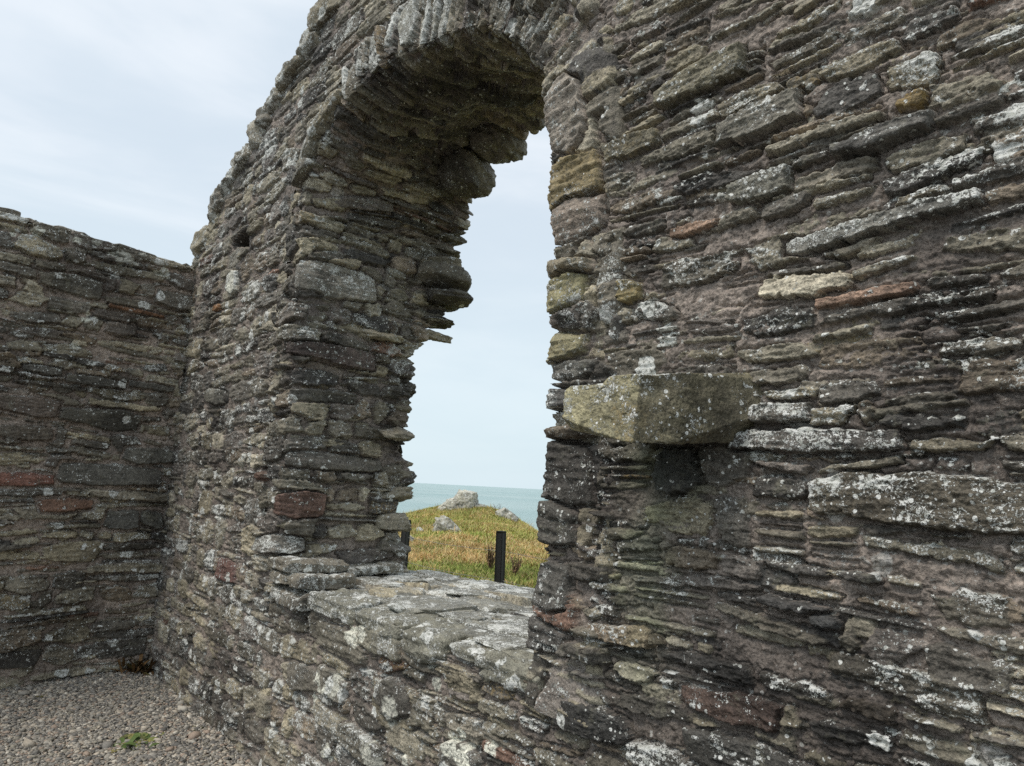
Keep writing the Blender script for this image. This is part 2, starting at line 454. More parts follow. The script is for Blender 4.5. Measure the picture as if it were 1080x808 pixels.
def out_at(t):
    x = np.interp(t, OUT_S, OUTL[:, 0]); z = np.interp(t, OUT_S, OUTL[:, 1])
    e = .06
    dx = np.interp(t + e, OUT_S, OUTL[:, 0]) - np.interp(t - e, OUT_S, OUTL[:, 0]); dz = np.interp(t + e, OUT_S, OUTL[:, 1]) - np.interp(t - e, OUT_S, OUTL[:, 1])
    l = np.hypot(dx, dz) + 1e-9
    return x, z, -dz / l, dx / l            # outward (away from the opening)
def t_of(x, z):
    return OUT_S[np.argmin((OUTL[:, 0] - x) ** 2 + (OUTL[:, 1] - z) ** 2)]
T_L, T_R = t_of(-3.86, 3.0), t_of(-1.735, 2.82)

def outline_dist(X, Z):
    """signed distance to the opening: negative inside (arrays)"""
    P = np.stack([X.ravel(), Z.ravel()], 1); best = np.full(len(P), 1e9, F32)
    Q = np.concatenate([OUTL, OUTL[:1]])
    ins = np.zeros(len(P), bool)
    for a, b in zip(Q[:-1], Q[1:]):
        d = b - a; t = np.clip(((P - a) @ d) / (d @ d + 1e-12), 0, 1)
        dd = np.hypot(P[:, 0] - a[0] - t * d[0], P[:, 1] - a[1] - t * d[1])
        best = np.minimum(best, dd)
        c = ((a[1] > P[:, 1]) != (b[1] > P[:, 1])) & (P[:, 0] < (b[0] - a[0]) * (P[:, 1] - a[1]) / (b[1] - a[1] + 1e-12) + a[0])
        ins ^= c
    return np.where(ins, -best, best).reshape(X.shape)

def gable(x):
    return np.interp(x, [-6.15, -5.9, -5.6, -4.9, -4.44, -4.03, -3.79, -2.3, 1.6, 2.6], [3.22, 3.38, 3.66, 3.94, 4.12, 4.30, 4.42, 5.1, 3.3, 2.8])

ROOT = empty('gable_wall', (-2.8, 0, 0), 'tall ruined slate rubble gable wall pierced by a round-headed window opening and bearing a jutting stone', 'wall')
ORG = np.array([-2.8, 0, 0], F32)

# ---- explicit stones seen in the photograph: (X, Z, half length, half height, props)
EXF = [
 (-1.13, 2.277, .080, .018, dict(col=(.225, .155, .115), h=.010, lich=.2, rot=-.02)),
 (-.665, 1.995, .110, .014, dict(col=(.22, .150, .115), h=.012, lich=.22, rot=.02)),
 (-.64, 2.155, .215, .022, dict(col=(.17, .165, .15), h=.026, lich=.60, rot=.01)),
 (-.55, 1.535, .250, .062, dict(col=(.105, .092, .072), h=.022, lich=.30, rot=.01, lam=1.2)),
 (-1.365, 1.128, .115, .030, dict(col=(.27, .21, .16), h=.016, lich=.30, rot=.02)),
 (-1.02, 1.015, .130, .040, dict(col=(.135, .095, .08), h=.010, lich=.28)),
 (-.95, 1.735, .150, .024, dict(col=(.13, .12, .105), h=.022, lich=.48, rot=.02)),
 (-.80, 1.665, .200, .030, dict(col=(.12, .11, .10), h=.020, lich=.55)),
 (-.85, 1.28, .085, .017, dict(col=(.055, .053, .052), h=.022, lich=.03, rot=-.03)),
 (-.77, 1.26, .035, .016, dict(col=(.050, .050, .050), h=.020, lich=.03, rot=-.1)),
 (-.93, 2.52, .120, .045, dict(col=(.15, .14, .12), h=.024, lich=.25)),
 (-1.12, 2.72, .150, .050, dict(col=(.17, .155, .115), h=.026, lich=.18, rot=.03)),
 (-.62, 2.36, .110, .030, dict(col=(.11, .105, .098), h=.03, lich=.42, rot=.02)),
 (-.93, 2.335, .090, .040, dict(col=(.14, .135, .115), h=.022, lich=.5)),
 (-1.36, 2.60, .100, .036, dict(col=(.175, .16, .12), h=.022, lich=.15, ochre=.25)),
 (-1.37, 2.13, .055, .040, dict(col=(.22, .19, .11), h=.016, lich=.25, ochre=.5)),
 (-.55, 2.42, .03, .02, dict(col=(.20, .15, .08), h=.02, lich=.3, ochre=.9)),
 (-1.47, .86, .16, .05, dict(col=(.062, .06, .058), h=.022, lich=.05)),
 (-1.22, .83, .10, .035, dict(col=(.11, .105, .095), h=.018, lich=.55)),
 (-.92, .90, .22, .055, dict(col=(.09, .086, .08), h=.02, lich=.28)),
 # below the sill
 (-3.00, .79, .24, .062, dict(col=(.13, .12, .10), h=.02, lich=.25, blob=.5, rot=0)),
 (-2.66, .86, .17, .055, dict(col=(.17, .16, .13), h=.025, lich=.35, blob=.9)),
 (-3.05, .60, .15, .062, dict(col=(.14, .13, .11), h=.025, lich=.25, blob=1)),
 (-2.50, .66, .10, .085, dict(col=(.12, .112, .10), h=.022, lich=.2, blob=1)),
 (-2.05, .56, .11, .080, dict(col=(.12, .112, .10), h=.024, lich=.3, blob=1)),
 (-2.75, .42, .17, .060, dict(col=(.13, .12, .10), h=.022, lich=.35, blob=1)),
 (-3.35, .55, .16, .070, dict(col=(.12, .11, .095), h=.022, lich=.2, blob=.3)),
 # left pier
 (-5.00, 3.16, .19, .085, dict(hole=.20)),
 (-5.10, 3.06, .125, .075, dict(col=(.135, .125, .105), h=-.01, lich=.1)),
 (-5.02, 2.86, .10, .105, dict(col=(.26, .255, .22), h=.03, lich=.75)),
 (-5.30, 2.72, .06, .03, dict(col=(.26, .14, .07), h=.02, lich=.1)),
 (-5.15, 2.05, .22, .07, dict(col=(.13, .125, .11), h=.02, lich=.2)),
 (-4.55, .92, .16, .07, dict(col=(.12, .072, .064), h=.015, lich=.1)),
]
rngF = np.random.default_rng(101)
LAY = (layout(-2.25, 2.7, -.05, 5.2, rngF, row=(.06, .15), blk=(.11, .36), thin=.027)
       + layout(-6.2, -2.25, -.05, 5.2, rngF, row=(.10, .20), blk=(.20, .46), thin=.066))

_sr = np.random.default_rng(77)
SLAY = [q_ for q_ in layout(-6.3, 2.7, -.1, 5.3, _sr, row=(.03, .075), blk=(.07, .26), thin=.026) if _sr.random() < .62]
CRUST_F = [(-3.158, .577, .045), (-2.992, .603, .055), (-3.06, .56, .03), (-2.517, .635, .05), (-2.52, .58, .03), (-2.11, .612, .05), (-2.032, .60, .042), (-2.06, .66, .025), (-2.777, .867, .035), (-2.892, .846, .04), (-2.84, .83, .03),
           (-2.254, .779, .028), (-1.891, .661, .03), (-2.656, .417, .05), (-2.60, .40, .03), (-3.22, .486, .03), (-2.275, .849, .02), (-3.035, .303, .04), (-4.992, 2.83, .07), (-5.02, 2.92, .05), (-2.40, .47, .025), (-1.75, .50, .02), (-1.70, .53, .015)]
CRUST_W = [(1.106, 3.15, .035), (.549, 3.106, .06), (.48, 3.09, .04), (.246, 3.071, .045), (.30, 3.06, .025), (.743, 3.18, .03), (.611, 3.127, .04), (.741, 2.579, .03), (.68, 2.60, .025), (.777, 2.373, .03), (.727, 2.63, .02), (1.245, 3.094, .02), (.42, 3.19, .03), (.86, 3.16, .025)]
def crust(UU, VV, C, W, spots, seed):
    n = .45 * perlin(UU * 22, VV * 22, seed) + .25 * perlin(UU * 60, VV * 60, seed + 1)
    m = np.zeros(UU.shape, F32); g = perlin(UU * 90, VV * 90, seed + 2)
    for (a, b, r) in spots: m = np.maximum(m, sstep(1.08, .92, np.hypot(UU - a, (VV - b) * 1.15) / r + n))
    m = m * sstep(-.62, -.40, g)
    C[..., :3] = C[..., :3] * (1 - m[..., None]) + np.array([.50, .50, .45], F32) * (1 + .18 * g[..., None]) * m[..., None]
    W[..., 0] *= 1 - m
bagF = Bag()
def field(x0, x1, dx, z0, z1, dz, bag, seed=3, cut=True, ysign=1.0, y0=0.0, lay=LAY, exf=EXF, top=True, **kw):
    U = np.arange(x0, x1 + dx * .5, dx); V = np.arange(z0, z1 + dz * .5, dz)
    UU, VV, H, C, W = rasterise(U, V, lay, exf, np.random.default_rng(7), seed=seed, slay=SLAY, **kw)
    # greenish shade painted below the jutting stone, and damp patches in the lower face
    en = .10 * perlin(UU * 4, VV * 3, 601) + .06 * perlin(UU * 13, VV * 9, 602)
    shade1 = sstep(.16, .02, np.abs(UU + 1.22 + .12 * (1.65 - VV)) + en * .8) * sstep(1.72, 1.62, VV) * sstep(.85, 1.25, VV + en)
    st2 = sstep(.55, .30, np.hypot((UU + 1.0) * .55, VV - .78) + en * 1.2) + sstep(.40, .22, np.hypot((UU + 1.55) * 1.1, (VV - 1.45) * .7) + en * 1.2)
    C[..., :3] *= (1 - .22 * np.clip(shade1, 0, 1) - .42 * np.clip(st2, 0, 1) * (1 - shade1))[..., None]
    C[..., 1] *= 1 + .12 * shade1
    W[..., 0] *= 1 - .8 * shade1
    if ysign > 0: crust(UU, VV, C, W, CRUST_F, 801)
    Y = y0 - ysign * H
    nv, nu = UU.shape
    keep = np.ones((nv, nu), bool)
    if cut:
        d = outline_dist(UU[::2, ::2], VV[::2, ::2]); d = np.repeat(np.repeat(d, 2, 0), 2, 1)[:nv, :nu]
        lim = np.where((UU < -2.8) & (VV < 2.7), .62, .26) if ysign < 0 else .25
        keep &= (d > lim) | (VV < SILL_Z - .03)
    tp = gable(UU[0]); tpn = tp + .05 * perlin(UU[0] * 7, UU[0] * 0 + 3.3, 5)
    keep &= VV < tpn[None, :]
    f = grid_faces(nu, nv); kf = keep.ravel()[f].all(1); f = f[kf]
    if ysign < 0: f = f[:, ::-1]
    co = np.stack([UU, Y, VV], -1).reshape(-1, 3)
    use = np.zeros(len(co), bool); use[f.ravel()] = True
    idx = np.cumsum(use) - 1
    bag.add(co[use], idx[f], C.reshape(-1, 4)[use], W.reshape(-1, 4)[use])

QUAL = 1.0
KW = dict(warp=.8, relief=.48, blob=.45, groove=.018, mortar_h=-.0105, lich=.95)
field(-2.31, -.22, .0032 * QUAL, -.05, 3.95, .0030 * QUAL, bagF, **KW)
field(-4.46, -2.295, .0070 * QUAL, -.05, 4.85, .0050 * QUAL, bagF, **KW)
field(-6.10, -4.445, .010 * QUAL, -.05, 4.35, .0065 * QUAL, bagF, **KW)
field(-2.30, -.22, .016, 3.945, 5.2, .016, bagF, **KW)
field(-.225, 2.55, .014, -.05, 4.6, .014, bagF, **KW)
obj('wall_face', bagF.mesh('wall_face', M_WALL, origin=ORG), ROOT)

# ---- window surround: one sheet wrapping face -> reveal -> back, laid with radiating voussoirs round the head
def ymax(x, z):
    lo = np.where(x < -2.8, .76, 1.08)
    return np.where(x < -2.8, lo + (1.05 - .76) * sstep(2.30, 2.80, z), lo)
RR = .035
def surround(t0, t1, dt, w0, w1, dw, bag, seed=203):
    T = np.arange(t0, t1 + dt * .5, dt); Wd = np.concatenate([np.arange(w0, w1, dw)])
    rng = np.random.default_rng(55)
    st = []
    # jambs and head share one layout: u = across the wall (w), v = along the outline (t)
    st += layout(-.62, 1.7, -.1, T_L, rng, row=(.09, .19), blk=(.20, .46), thin=.062)
    st += layout(-.62, 1.7, T_L, T_R - .12, rng, row=(.05, .10), blk=(.30, .60), thin=.036)
    st += layout(-.22, 1.7, T_R - .12, OUT_LEN + .1, rng, row=(.16, .26), blk=(.25, .4), thin=.12)
    st += layout(-.62, -.20, T_R - .12, OUT_LEN + .1, rng, row=(.10, .18), blk=(.2, .44), thin=.04)
    tz = lambda z: t_of(-3.8, z); tr = lambda z: t_of(-1.71, z)
    ex = [(.22, tz(2.20), .27, .060, dict(col=(.085, .066, .060), h=.045, lich=.04, lam=.3)),
          (.10, tz(1.375), .14, .075, dict(col=(.140, .090, .074), h=.030, lich=.06)),
          (.20, tz(2.72), .27, .110, dict(col=(.20, .185, .16), h=.02, lich=.4)),
          (-.09, tz(2.48), .14, .07, dict(col=(.16, .14, .12), h=.02, lich=.2)),
          (.19, tz(1.98), .21, .045, dict(col=(.085, .08, .072), h=.02, lich=.15)),
          (.30, tz(1.56), .30, .055, dict(col=(.11, .10, .088), h=.02, lich=.15)),
          (-.08, tz(1.20), .22, .060, dict(col=(.14, .13, .115), h=.03, lich=.6)),
          ]
    # squared jamb blocks of the near side, top to bottom
    qz = [(2.81, .14, (.215, .19, .165), 0, .02), (2.565, .09, (.20, .165, .10), .5, .03), (2.40, .075, (.215, .18, .155), .1, .02),
          (2.275, .045, (.21, .185, .14), .2, .035), (2.155, .065, (.215, .20, .125), .45, .025), (2.015, .068, (.20, .185, .12), .45, .018),
          (1.90, .035, (.12, .115, .105), 0, .01), (1.815, .04, (.075, .072, .07), 0, .03), (1.60, .12, (.078, .072, .065), 0, .02),
          (1.40, .075, (.085, .08, .072), 0, .028), (1.23, .075, (.08, .076, .07), 0, .02), (1.08, .06, (.075, .07, .066), 0, .025)]
    for z, h, c, oc, hh in qz:
        ex.append((-.04, tr(z), .155 + .03 * math.sin(z * 40), h * .95, dict(col=c, h=hh + .004, lich=.34, ochre=oc * .5, lam=1.0)))
    # pale radiating slabs on the left shoulder of the head
    for x, z, hh, c, l in [(-3.24, 3.58, .022, (.22, .215, .19), .55), (-3.10, 3.59, .055, (.27, .265, .235), .55), (-2.97, 3.59, .022, (.20, .195, .175), .7),
                           (-2.84, 3.585, .075, (.25, .245, .215), .5), (-2.70, 3.57, .020, (.27, .265, .24), .8), (-2.62, 3.56, .022, (.20, .195, .17), .5), (-2.52, 3.54, .024, (.27, .265, .24), .7),
                           (-3.42, 3.545, .02, (.20, .195, .17), .75)]:
        ex.append((-.17 - .05 * math.sin(x * 31), t_of(x, z), .17 + .05 * math.sin(x * 47), hh, dict(rot=.10 * math.sin(x * 77), col=c, h=.028, lich=l, blob=.5)))
    UU, VV, H, C, W = rasterise(Wd, T, st, ex, np.random.default_rng(9), seed=seed, relief=1.55, rough=1.25, warp=.8, lich=.75, tilt_sd=.06, small=.6, groove=.02)
    x, z, ox, oz = out_at(T)
    W[..., 0] *= 1 - .85 * sstep(.02, .2, UU) * sstep(T_L + .1, T_L + .5, VV) * sstep(T_R + .1, T_R - .4, VV)
    W[..., 1] *= 1 - sstep(.02, .15, UU) * sstep(T_L, T_L + .4, VV)
    ym = ymax(x, z) + .03 * perlin(T * 5, T * 0 + .5, 12)
    w = UU; nv, nu = w.shape
    ym2 = ym[:, None]
    # rubbly broken depth near the back of the left jamb
    inner = sstep(.45, .85, w) * (x[:, None] < -2.8) * (.5 + .5 * (z[:, None] < 2.5))
    H = H + inner * (.045 * perlin(w * 7, VV * 9, 31) + .022 * perlin(w * 18, VV * 30, 32))
    # lumpy core where the head was robbed at the back
    head = sstep(T_L - .1, T_L + .4, VV) * sstep(T_R + .2, T_R - .6, VV)
    H = H + head * sstep(.15, .6, w) * (.055 * perlin(w * 3.2, VV * 3.6, 33) + .02 * perlin(w * 10, VV * 14, 34))
    # profile: rounded corner at w=0 and at w=ym
    ff = np.minimum(w, 0) ; dep = np.clip(w, 0, ym2); bk = np.maximum(w - ym2, 0)
    RV = (.035 + .045 * sstep(-2.5, -3.2, x) + .10 * sstep(-2.75, -3.2, x) * sstep(2.9, 3.25, z))[:, None]
    a1 = np.clip((w + RV) / (2 * RV), 0, 1); a2 = np.clip((w - ym2 + RR) / (2 * RR), 0, 1)
    nI = np.sin(a1 * math.pi / 2) * np.cos(a2 * math.pi / 2)          # share of the normal into the opening
    nF = -np.cos(a1 * math.pi / 2) + np.sin(a2 * math.pi / 2)
    off = np.maximum(-ff, bk)                                          # outward from the outline
    rnd = RV * .38
    off = off + rnd * ((1 - np.abs(2 * a1 - 1)) * (a1 > 0) * (a1 < 1)); Yb = dep + 0.0
    off = off + .13 * sstep(-3.75, -3.35, x)[:, None] * sstep(-2.3, -2.7, x)[:, None] * sstep(.25, 1.0, w) * head
    s = .012 * perlin(VV * 2.3, w * 1.7 + 9, 35)
    H = H + s + .004 - .10 * sstep(-.295, -.36, w) - .018 * (x[:, None] > -2.0) * (w > -.03)
    X = x[:, None] + ox[:, None] * (off - H * nI); Z = z[:, None] + oz[:, None] * (off - H * nI); Y = Yb + H * nF
    co = np.stack([X, Y, Z], -1).reshape(-1, 3)
    f = grid_faces(nu, nv)
    bag.add(co, f, C.reshape(-1, 4), W.reshape(-1, 4))

bagS = Bag()
surround(0, OUT_LEN, .0055 * QUAL, -.36, 1.62, .0060 * QUAL, bagS)
obj('window_surround', bagS.mesh('window_surround', M_WALL, origin=ORG), ROOT)

# ---- back face and the flat top under the coping
bagB = Bag()
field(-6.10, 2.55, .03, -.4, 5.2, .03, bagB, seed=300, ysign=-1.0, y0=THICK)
for (xa, xb) in ((-6.1, 2.55),):
    xs = np.arange(xa, xb, .05); ys = np.linspace(.0, THICK, 12)
    XX, YY = np.meshgrid(xs, ys); ZZ = gable(XX) - .03 + .03 * perlin(XX * 6, YY * 6, 8)
    bagB.add(np.stack([XX, YY, ZZ], -1).reshape(-1, 3), grid_faces(len(xs), len(ys)), (.12, .11, .095, 1), (.3, .2, 0, 0))
    for xe in (-6.1, 2.53):
        zs = np.linspace(-.3, gable(xe), 40); Y2, Z2 = np.meshgrid(ys, zs)
        bagB.add(np.stack([xe + .03 * perlin(Y2 * 7, Z2 * 9, 4), Y2, Z2], -1).reshape(-1, 3), grid_faces(len(ys), len(zs)), (.12, .11, .095, 1), (.2, .1, 0, 0))
obj('rear_face', bagB.mesh('rear_face', M_WALL, origin=ORG), ROOT)

# ---- coping: ragged slabs along the broken gable edge
rngC = np.random.default_rng(21)
bagC = Bag()
x = -6.05
while x < 2.5:
    L = rngC.uniform(.16, .34); h = rngC.uniform(.06, .15)
    y = -.03
    while y < THICK - .02:
        wy = min(rngC.uniform(.25, .5), THICK + .03 - y)
        if wy < .08: break
        g = float(gable(x + L / 2))
        sl = math.atan2(float(gable(x + L)) - float(gable(x)), L)
        add_rock(bagC, (x + L / 2, y + wy / 2, g - .01 + rngC.normal(0, .018)), (L * 1.25, wy * 1.08, h * 1.5), rngC,
                 (rngC.normal(0, .06), -sl * rngC.uniform(.1, .7), rngC.normal(0, .12)), lich=rngC.uniform(.25, .7), n=14 if y < .1 else 8,
                 col=PALC[rngC.choice([0, 1, 3, 6])] * 1.1, rough=.018, lam=.012)
        y += wy
    x += L * .9
obj('coping', bagC.mesh('coping', M_PALE, origin=ORG), ROOT)

# ---- broken stones jutting from the back of the left jamb and head
bagJ = Bag(); rngJ = np.random.default_rng(31)
jut = [(-3.70, 1.02, 2.745, .46, .34, .075, .02), (-3.70, 1.00, 2.86, .42, .36, .15, -.1), (-3.76, .98, 2.60, .36, .30, .055, .14), (-3.78, .96, 2.50, .34, .30, .06, .16),
       (-3.78, 1.02, 3.02, .34, .3, .09, .22), (-3.79, 1.03, 3.12, .30, .28, .05, .1), (-3.80, 1.04, 3.20, .30, .3, .045, .05), (-3.81, 1.0, 3.28, .32, .3, .05, -.03),
       (-3.80, 1.02, 3.37, .30, .32, .06, .12), (-3.72, .74, 1.815, .30, .22, .055, .22), (-3.86, .62, 2.42, .36, .4, .07, .1), (-3.86, .50, 2.52, .3, .4, .06, .08),
       (-3.86, .76, 2.30, .22, .2, .06, .1), (-3.85, .80, 2.12, .22, .2, .07, .05), (-3.85, .78, 1.98, .24, .2, .06, 0), (-3.84, .80, 1.60, .24, .22, .09, .05),
       (-3.82, .80, 1.44, .26, .24, .10, 0), (-3.80, .80, 1.27, .26, .24, .12, 0), (-3.80, .78, 1.13, .28, .26, .09, 0), (-3.86, .45, 2.62, .3, .34, .08, .05),
       (-3.72, .8, 3.46, .25, .3, .10, .4)]
for (px, py, pz, a, bb, c) in [(-3.60, .92, 3.56, .44, .40, .30), (-3.38, .98, 3.72, .46, .34, .26)]:
    add_rock(bagJ, (px, py, pz), (a, bb, c), rngJ, (.1, .4, .2), n=26, lich=.1, rough=.018, lam=.006, cuts=6, boxy=2.6, cut=(.75, .98), col=PALC[1])
for (px, py, pz, a, bb, c, ry) in jut:
    add_rock(bagJ, (px - (.15 if pz > 2.45 and pz < 3.45 else .05), py - (.02 if pz > 2.45 else .07), pz), (a, bb, c), rngJ, (rngJ.normal(0, .06), ry, rngJ.normal(0, .35)), n=14, lich=rngJ.uniform(.05, .25), rough=.014, lam=.010,
             cuts=9, boxy=5, cut=(.62, .95), bed=70, col=PALC[rngJ.choice([0, 1, 2, 3])])
for (xc, zc, a, h_) in [(-3.57, .90, .46, .09), (-3.62, .985, .40, .075), (-3.66, 1.055, .34, .065)]:
    add_rock(bagJ, (xc, .13, zc), (a, .34, h_), rngJ, (rngJ.normal(0, .02), rngJ.normal(0, .02), rngJ.normal(0, .05)), n=26, lich=.45, rough=.010, lam=.006, cuts=8, boxy=10, col=PALC[1])
for (xc, yc, zc, a, h_, ry) in [(-3.86, .02, 3.42, .22, .07, -.75), (-3.80, .015, 3.49, .24, .06, -.8), (-3.73, .02, 3.55, .22, .065, -.7), (-3.64, .015, 3.59, .22, .06, -.6), (-3.55, .02, 3.62, .2, .06, -.55), (-3.90, .02, 3.33, .2, .06, -.5)]:
    add_rock(bagJ, (xc, yc, zc), (a, .16, h_), rngJ, (rngJ.normal(0, .06), ry, 0), n=14, lich=.35, rough=.012, lam=.008, cuts=8, boxy=8, col=PALC[rngJ.choice([0, 1, 3])])
obj('broken_masonry', bagJ.mesh('broken_masonry', M_WALL, origin=ORG), ROOT)

# ---- sill: paved top and front slabs
bagL = Bag(); rngL = np.random.default_rng(41)
U = np.arange(-3.95, -1.55, .0055); V = np.arange(.0, 1.10, .0050)
stL = layout(-4.0, -1.5, -.02, 1.12, rngL, row=(.07, .20), blk=(.16, .50), thin=.085)
UU, VV, H, C, W = rasterise(U, V, stL, [], np.random.default_rng(4), seed=400, relief=1.8, rough=1.0, lich=1.3, tint=(1.25, 1.26, 1.25), tilt_sd=.25, warp=1.5, mort=(.95, 1.08, 1.12), pal=[4, 1.5, .5, 1.5, 0, .2, 3, 0, 0], small=.9, srow=(.05, .14), mortar_h=-.010)
W[..., 0] = np.clip(W[..., 0] + .12, 0, 1)
ZZ = SILL_Z - .016 + H * .7 + .012 * perlin(UU * 2, VV * 2, 44)
ZZ = ZZ - .10 * sstep(.05, .0, VV) - .25 * sstep(1.04, 1.09, VV + .05 * perlin(UU * 6, VV * 0, 47))
bagL.add(np.stack([UU, VV, ZZ], -1).reshape(-1, 3), grid_faces(len(U), len(V)), C.reshape(-1, 4), W.reshape(-1, 4))
for (xa, xb, zt, hh, dp, pr, l) in [(-3.36, -2.90, .968, .085, .30, .022, .4), (-2.90, -2.50, .960, .065, .26, .028, .4), (-2.50, -2.18, .966, .12, .22, .026, .2),
                                  (-2.17, -1.86, .957, .055, .30, .022, .5), (-1.97, -1.66, .970, .10, .16, .026, .2)]:
    add_rock(bagL, ((xa + xb) / 2, dp / 2 - pr, zt - hh / 2), (xb - xa, dp, hh), rngL, (rngL.normal(0, .03), rngL.normal(0, .02), rngL.normal(0, .05)),
             col=(.19, .185, .155), lich=l, n=26, blob=.7, rough=.012, lam=.008, cuts=8, boxy=9)
for (xc, yc, zc, a, bb, c) in [(-3.74, .55, 1.01, .2, .36, .06)]:
    add_rock(bagL, (xc, yc, zc), (a, bb, c), rngL, (0, .03, rngL.normal(0, .1)), col=(.15, .14, .115), lich=.5, n=26, blob=.4, rough=.01, lam=.006, boxy=9)
for k in range(74):
    yk = rngL.uniform(.10, 1.02); xk = rngL.uniform(-3.72 if yk > .4 else -3.15, -1.80)
    big = rngL.random() < .4
    add_rock(bagL, (xk, yk, SILL_Z - .006 + rngL.uniform(0, .026)), (rngL.uniform(.30, .52) if big else rngL.uniform(.12, .30), rngL.uniform(.16, .30) if big else rngL.uniform(.08, .18), rngL.uniform(.016, .032)), rngL,
             (rngL.normal(0, .035), rngL.normal(0, .035), rngL.normal(0, .45)), col=np.array((.215, .21, .185)) * rngL.uniform(.7, 1.2), lich=rngL.uniform(.3, .75), n=26 if big else 14, rough=.005, lam=.004, cuts=7, boxy=14, cut=(.66, .95), blob=.5)
obj('sill', bagL.mesh('sill', M_PALE, origin=ORG), ROOT)

# ---- the jutting corbel stone
def polyblock(planes, n):
    """the convex block bounded by planes (normal, distance), as a dense mesh; also which plane each vertex lies on"""
    v, f = quad_sphere(n); d = v / np.linalg.norm(v, axis=1)[:, None]
    best = np.full(len(d), 1e9); idx = np.zeros(len(d), int)
    for q, (nr, ds) in enumerate(planes):
        nr = np.array(nr, float); nr /= np.linalg.norm(nr); c = d @ nr
        r = np.where(c > 1e-4, ds / np.maximum(c, 1e-4), 1e9); m = r < best
        best = np.where(m, r, best); idx = np.where(m, q, idx)
    return d * best[:, None], f, d, idx

def corbel():
    # local: x along the wall, y out of the wall (negative = towards us), z up
    PL = [((-1, .0, .04), .168), ((.90, -.42, .06), .128), ((.02, -1, .14), .176), ((0, 1, 0), .26), ((-.02, -.10, 1), .078), ((-.13, .10, -1), .076),
          ((.70, -.70, -.12), .196), ((-.25, -.55, -.80), .178), ((.62, -.30, .72), .140), ((.1, -.80, .60), .176), ((-.6, -.5, .62), .215), ((.75, -.1, -.65), .150)]
    q, f, d, idx = polyblock(PL, 110)
    q = q + d * (.0035 * noise3(q * 9 + 3, 5) + .0022 * noise3(q * 26, 6) + .0032 * facets(q[:, 0] * 22 + q[:, 1] * 9, q[:, 2] * 34 + q[:, 1] * 12, 15)
                 + .0016 * noise3(q * 70, 8) + .0016 * facets(q[:, 0] * 60 + q[:, 1] * 30, q[:, 2] * 80, 16))[:, None]
    q[:, 2] -= .016 * sstep(-.035, -.06, q[:, 0] + .012 * noise3(q * 11, 21)) * (d[:, 2] > 0) * sstep(.02, .06, q[:, 2])       # step in the top
    g = np.linalg.norm((q - np.array([.10, -.145, .035])) * np.array([1, 1, 1.4]), axis=1)
    q -= d * (.020 * sstep(.07, .02, g + .012 * noise3(q * 16, 22)))[:, None]                                                # scar where a flake broke away
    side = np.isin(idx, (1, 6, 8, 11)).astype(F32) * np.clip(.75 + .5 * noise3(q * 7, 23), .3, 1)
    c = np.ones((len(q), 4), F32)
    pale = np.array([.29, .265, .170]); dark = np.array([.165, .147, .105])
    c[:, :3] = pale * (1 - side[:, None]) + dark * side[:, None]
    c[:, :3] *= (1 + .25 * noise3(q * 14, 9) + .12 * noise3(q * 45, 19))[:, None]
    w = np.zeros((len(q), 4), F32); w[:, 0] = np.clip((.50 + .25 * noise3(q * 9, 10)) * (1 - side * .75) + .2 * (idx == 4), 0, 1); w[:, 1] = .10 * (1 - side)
    w[:, 2] = .45 * (1 - side) * (noise3(q * 6 + 8, 12) > .1)
    R = rotm(.02, .02, .06)
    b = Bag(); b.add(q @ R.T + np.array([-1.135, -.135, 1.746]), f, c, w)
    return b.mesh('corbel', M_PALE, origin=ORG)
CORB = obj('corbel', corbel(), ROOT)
CORB['label'] = 'yellowish lichen-spotted block jutting from the wall right of the window'

# ------------------------------------------------------------------ the side wall on the left
SW = empty('side_wall', (-6.0, -1.5, 0), 'lower dark slate rubble wall with a level top meeting the gable wall at the left corner', 'wall')
OS = np.array([-6.0, -1.5, 0], F32)
EXW = [(.42, 1.46, .34, .085, dict(col=(.085, .080, .070), h=.035, lich=.15, lam=.5)), (.54, 1.87, .27, .085, dict(col=(.095, .09, .078), h=.03, lich=.08, lam=.5)),
       (.16, 1.62, .19, .072, dict(col=(.10, .095, .083), h=.03, lich=.08, lam=.5)), (1.02, 1.90, .20, .075, dict(col=(.105, .085, .072), h=.025, lich=.1)),
       (.98, 1.40, .20, .05, dict(col=(.165, .085, .066), h=.02, lich=.1)), (1.0, 1.72, .17, .055, dict(col=(.10, .085, .07), h=.03, lich=.1)), (.68, 1.23, .17, .05, dict(col=(.15, .09, .065), h=.015, lich=.1)),
       (.30, 1.13, .12, .075, dict(col=(.085, .082, .075), h=.02, lich=.1)), (.10, 1.13, .08, .075, dict(col=(.12, .115, .10), h=.02, lich=.1)),
       (.60, 2.14, .2, .035, dict(col=(.09, .085, .075), h=.03, lich=.1, lam=.5)), (.95, 2.17, .12, .035, dict(col=(.09, .085, .075), h=.03, lich=.1)),
       (.22, 2.16, .16, .03, dict(col=(.09, .085, .075), h=.03, lich=.1)), (.12, 2.86, .17, .075, dict(col=(.10, .09, .075), h=.03, lich=.15)), (.86, 2.82, .2, .08, dict(col=(.12, .11, .09), h=.025, lich=.15)),
       (.40, 2.72, .2, .018, dict(col=(.20, .11, .065), h=.02, lich=.1))]
for e_ in EXW: e_[4]['gap'] = .020 if e_[3] > .04 else .010
LAYW = layout(-.1, 4.2, -.05, 3.5, np.random.default_rng(131), row=(.09, .18), blk=(.3, .75), thin=.056)
bagW = Bag(); bagT = Bag()
def sidepos(UU, H, V):
    # u runs from the corner away along (0.08,-1); the face looks to +x
    return np.stack([-6.0 + .08 * UU + H, -UU - .08 * 0 + .08 * H, V], -1)
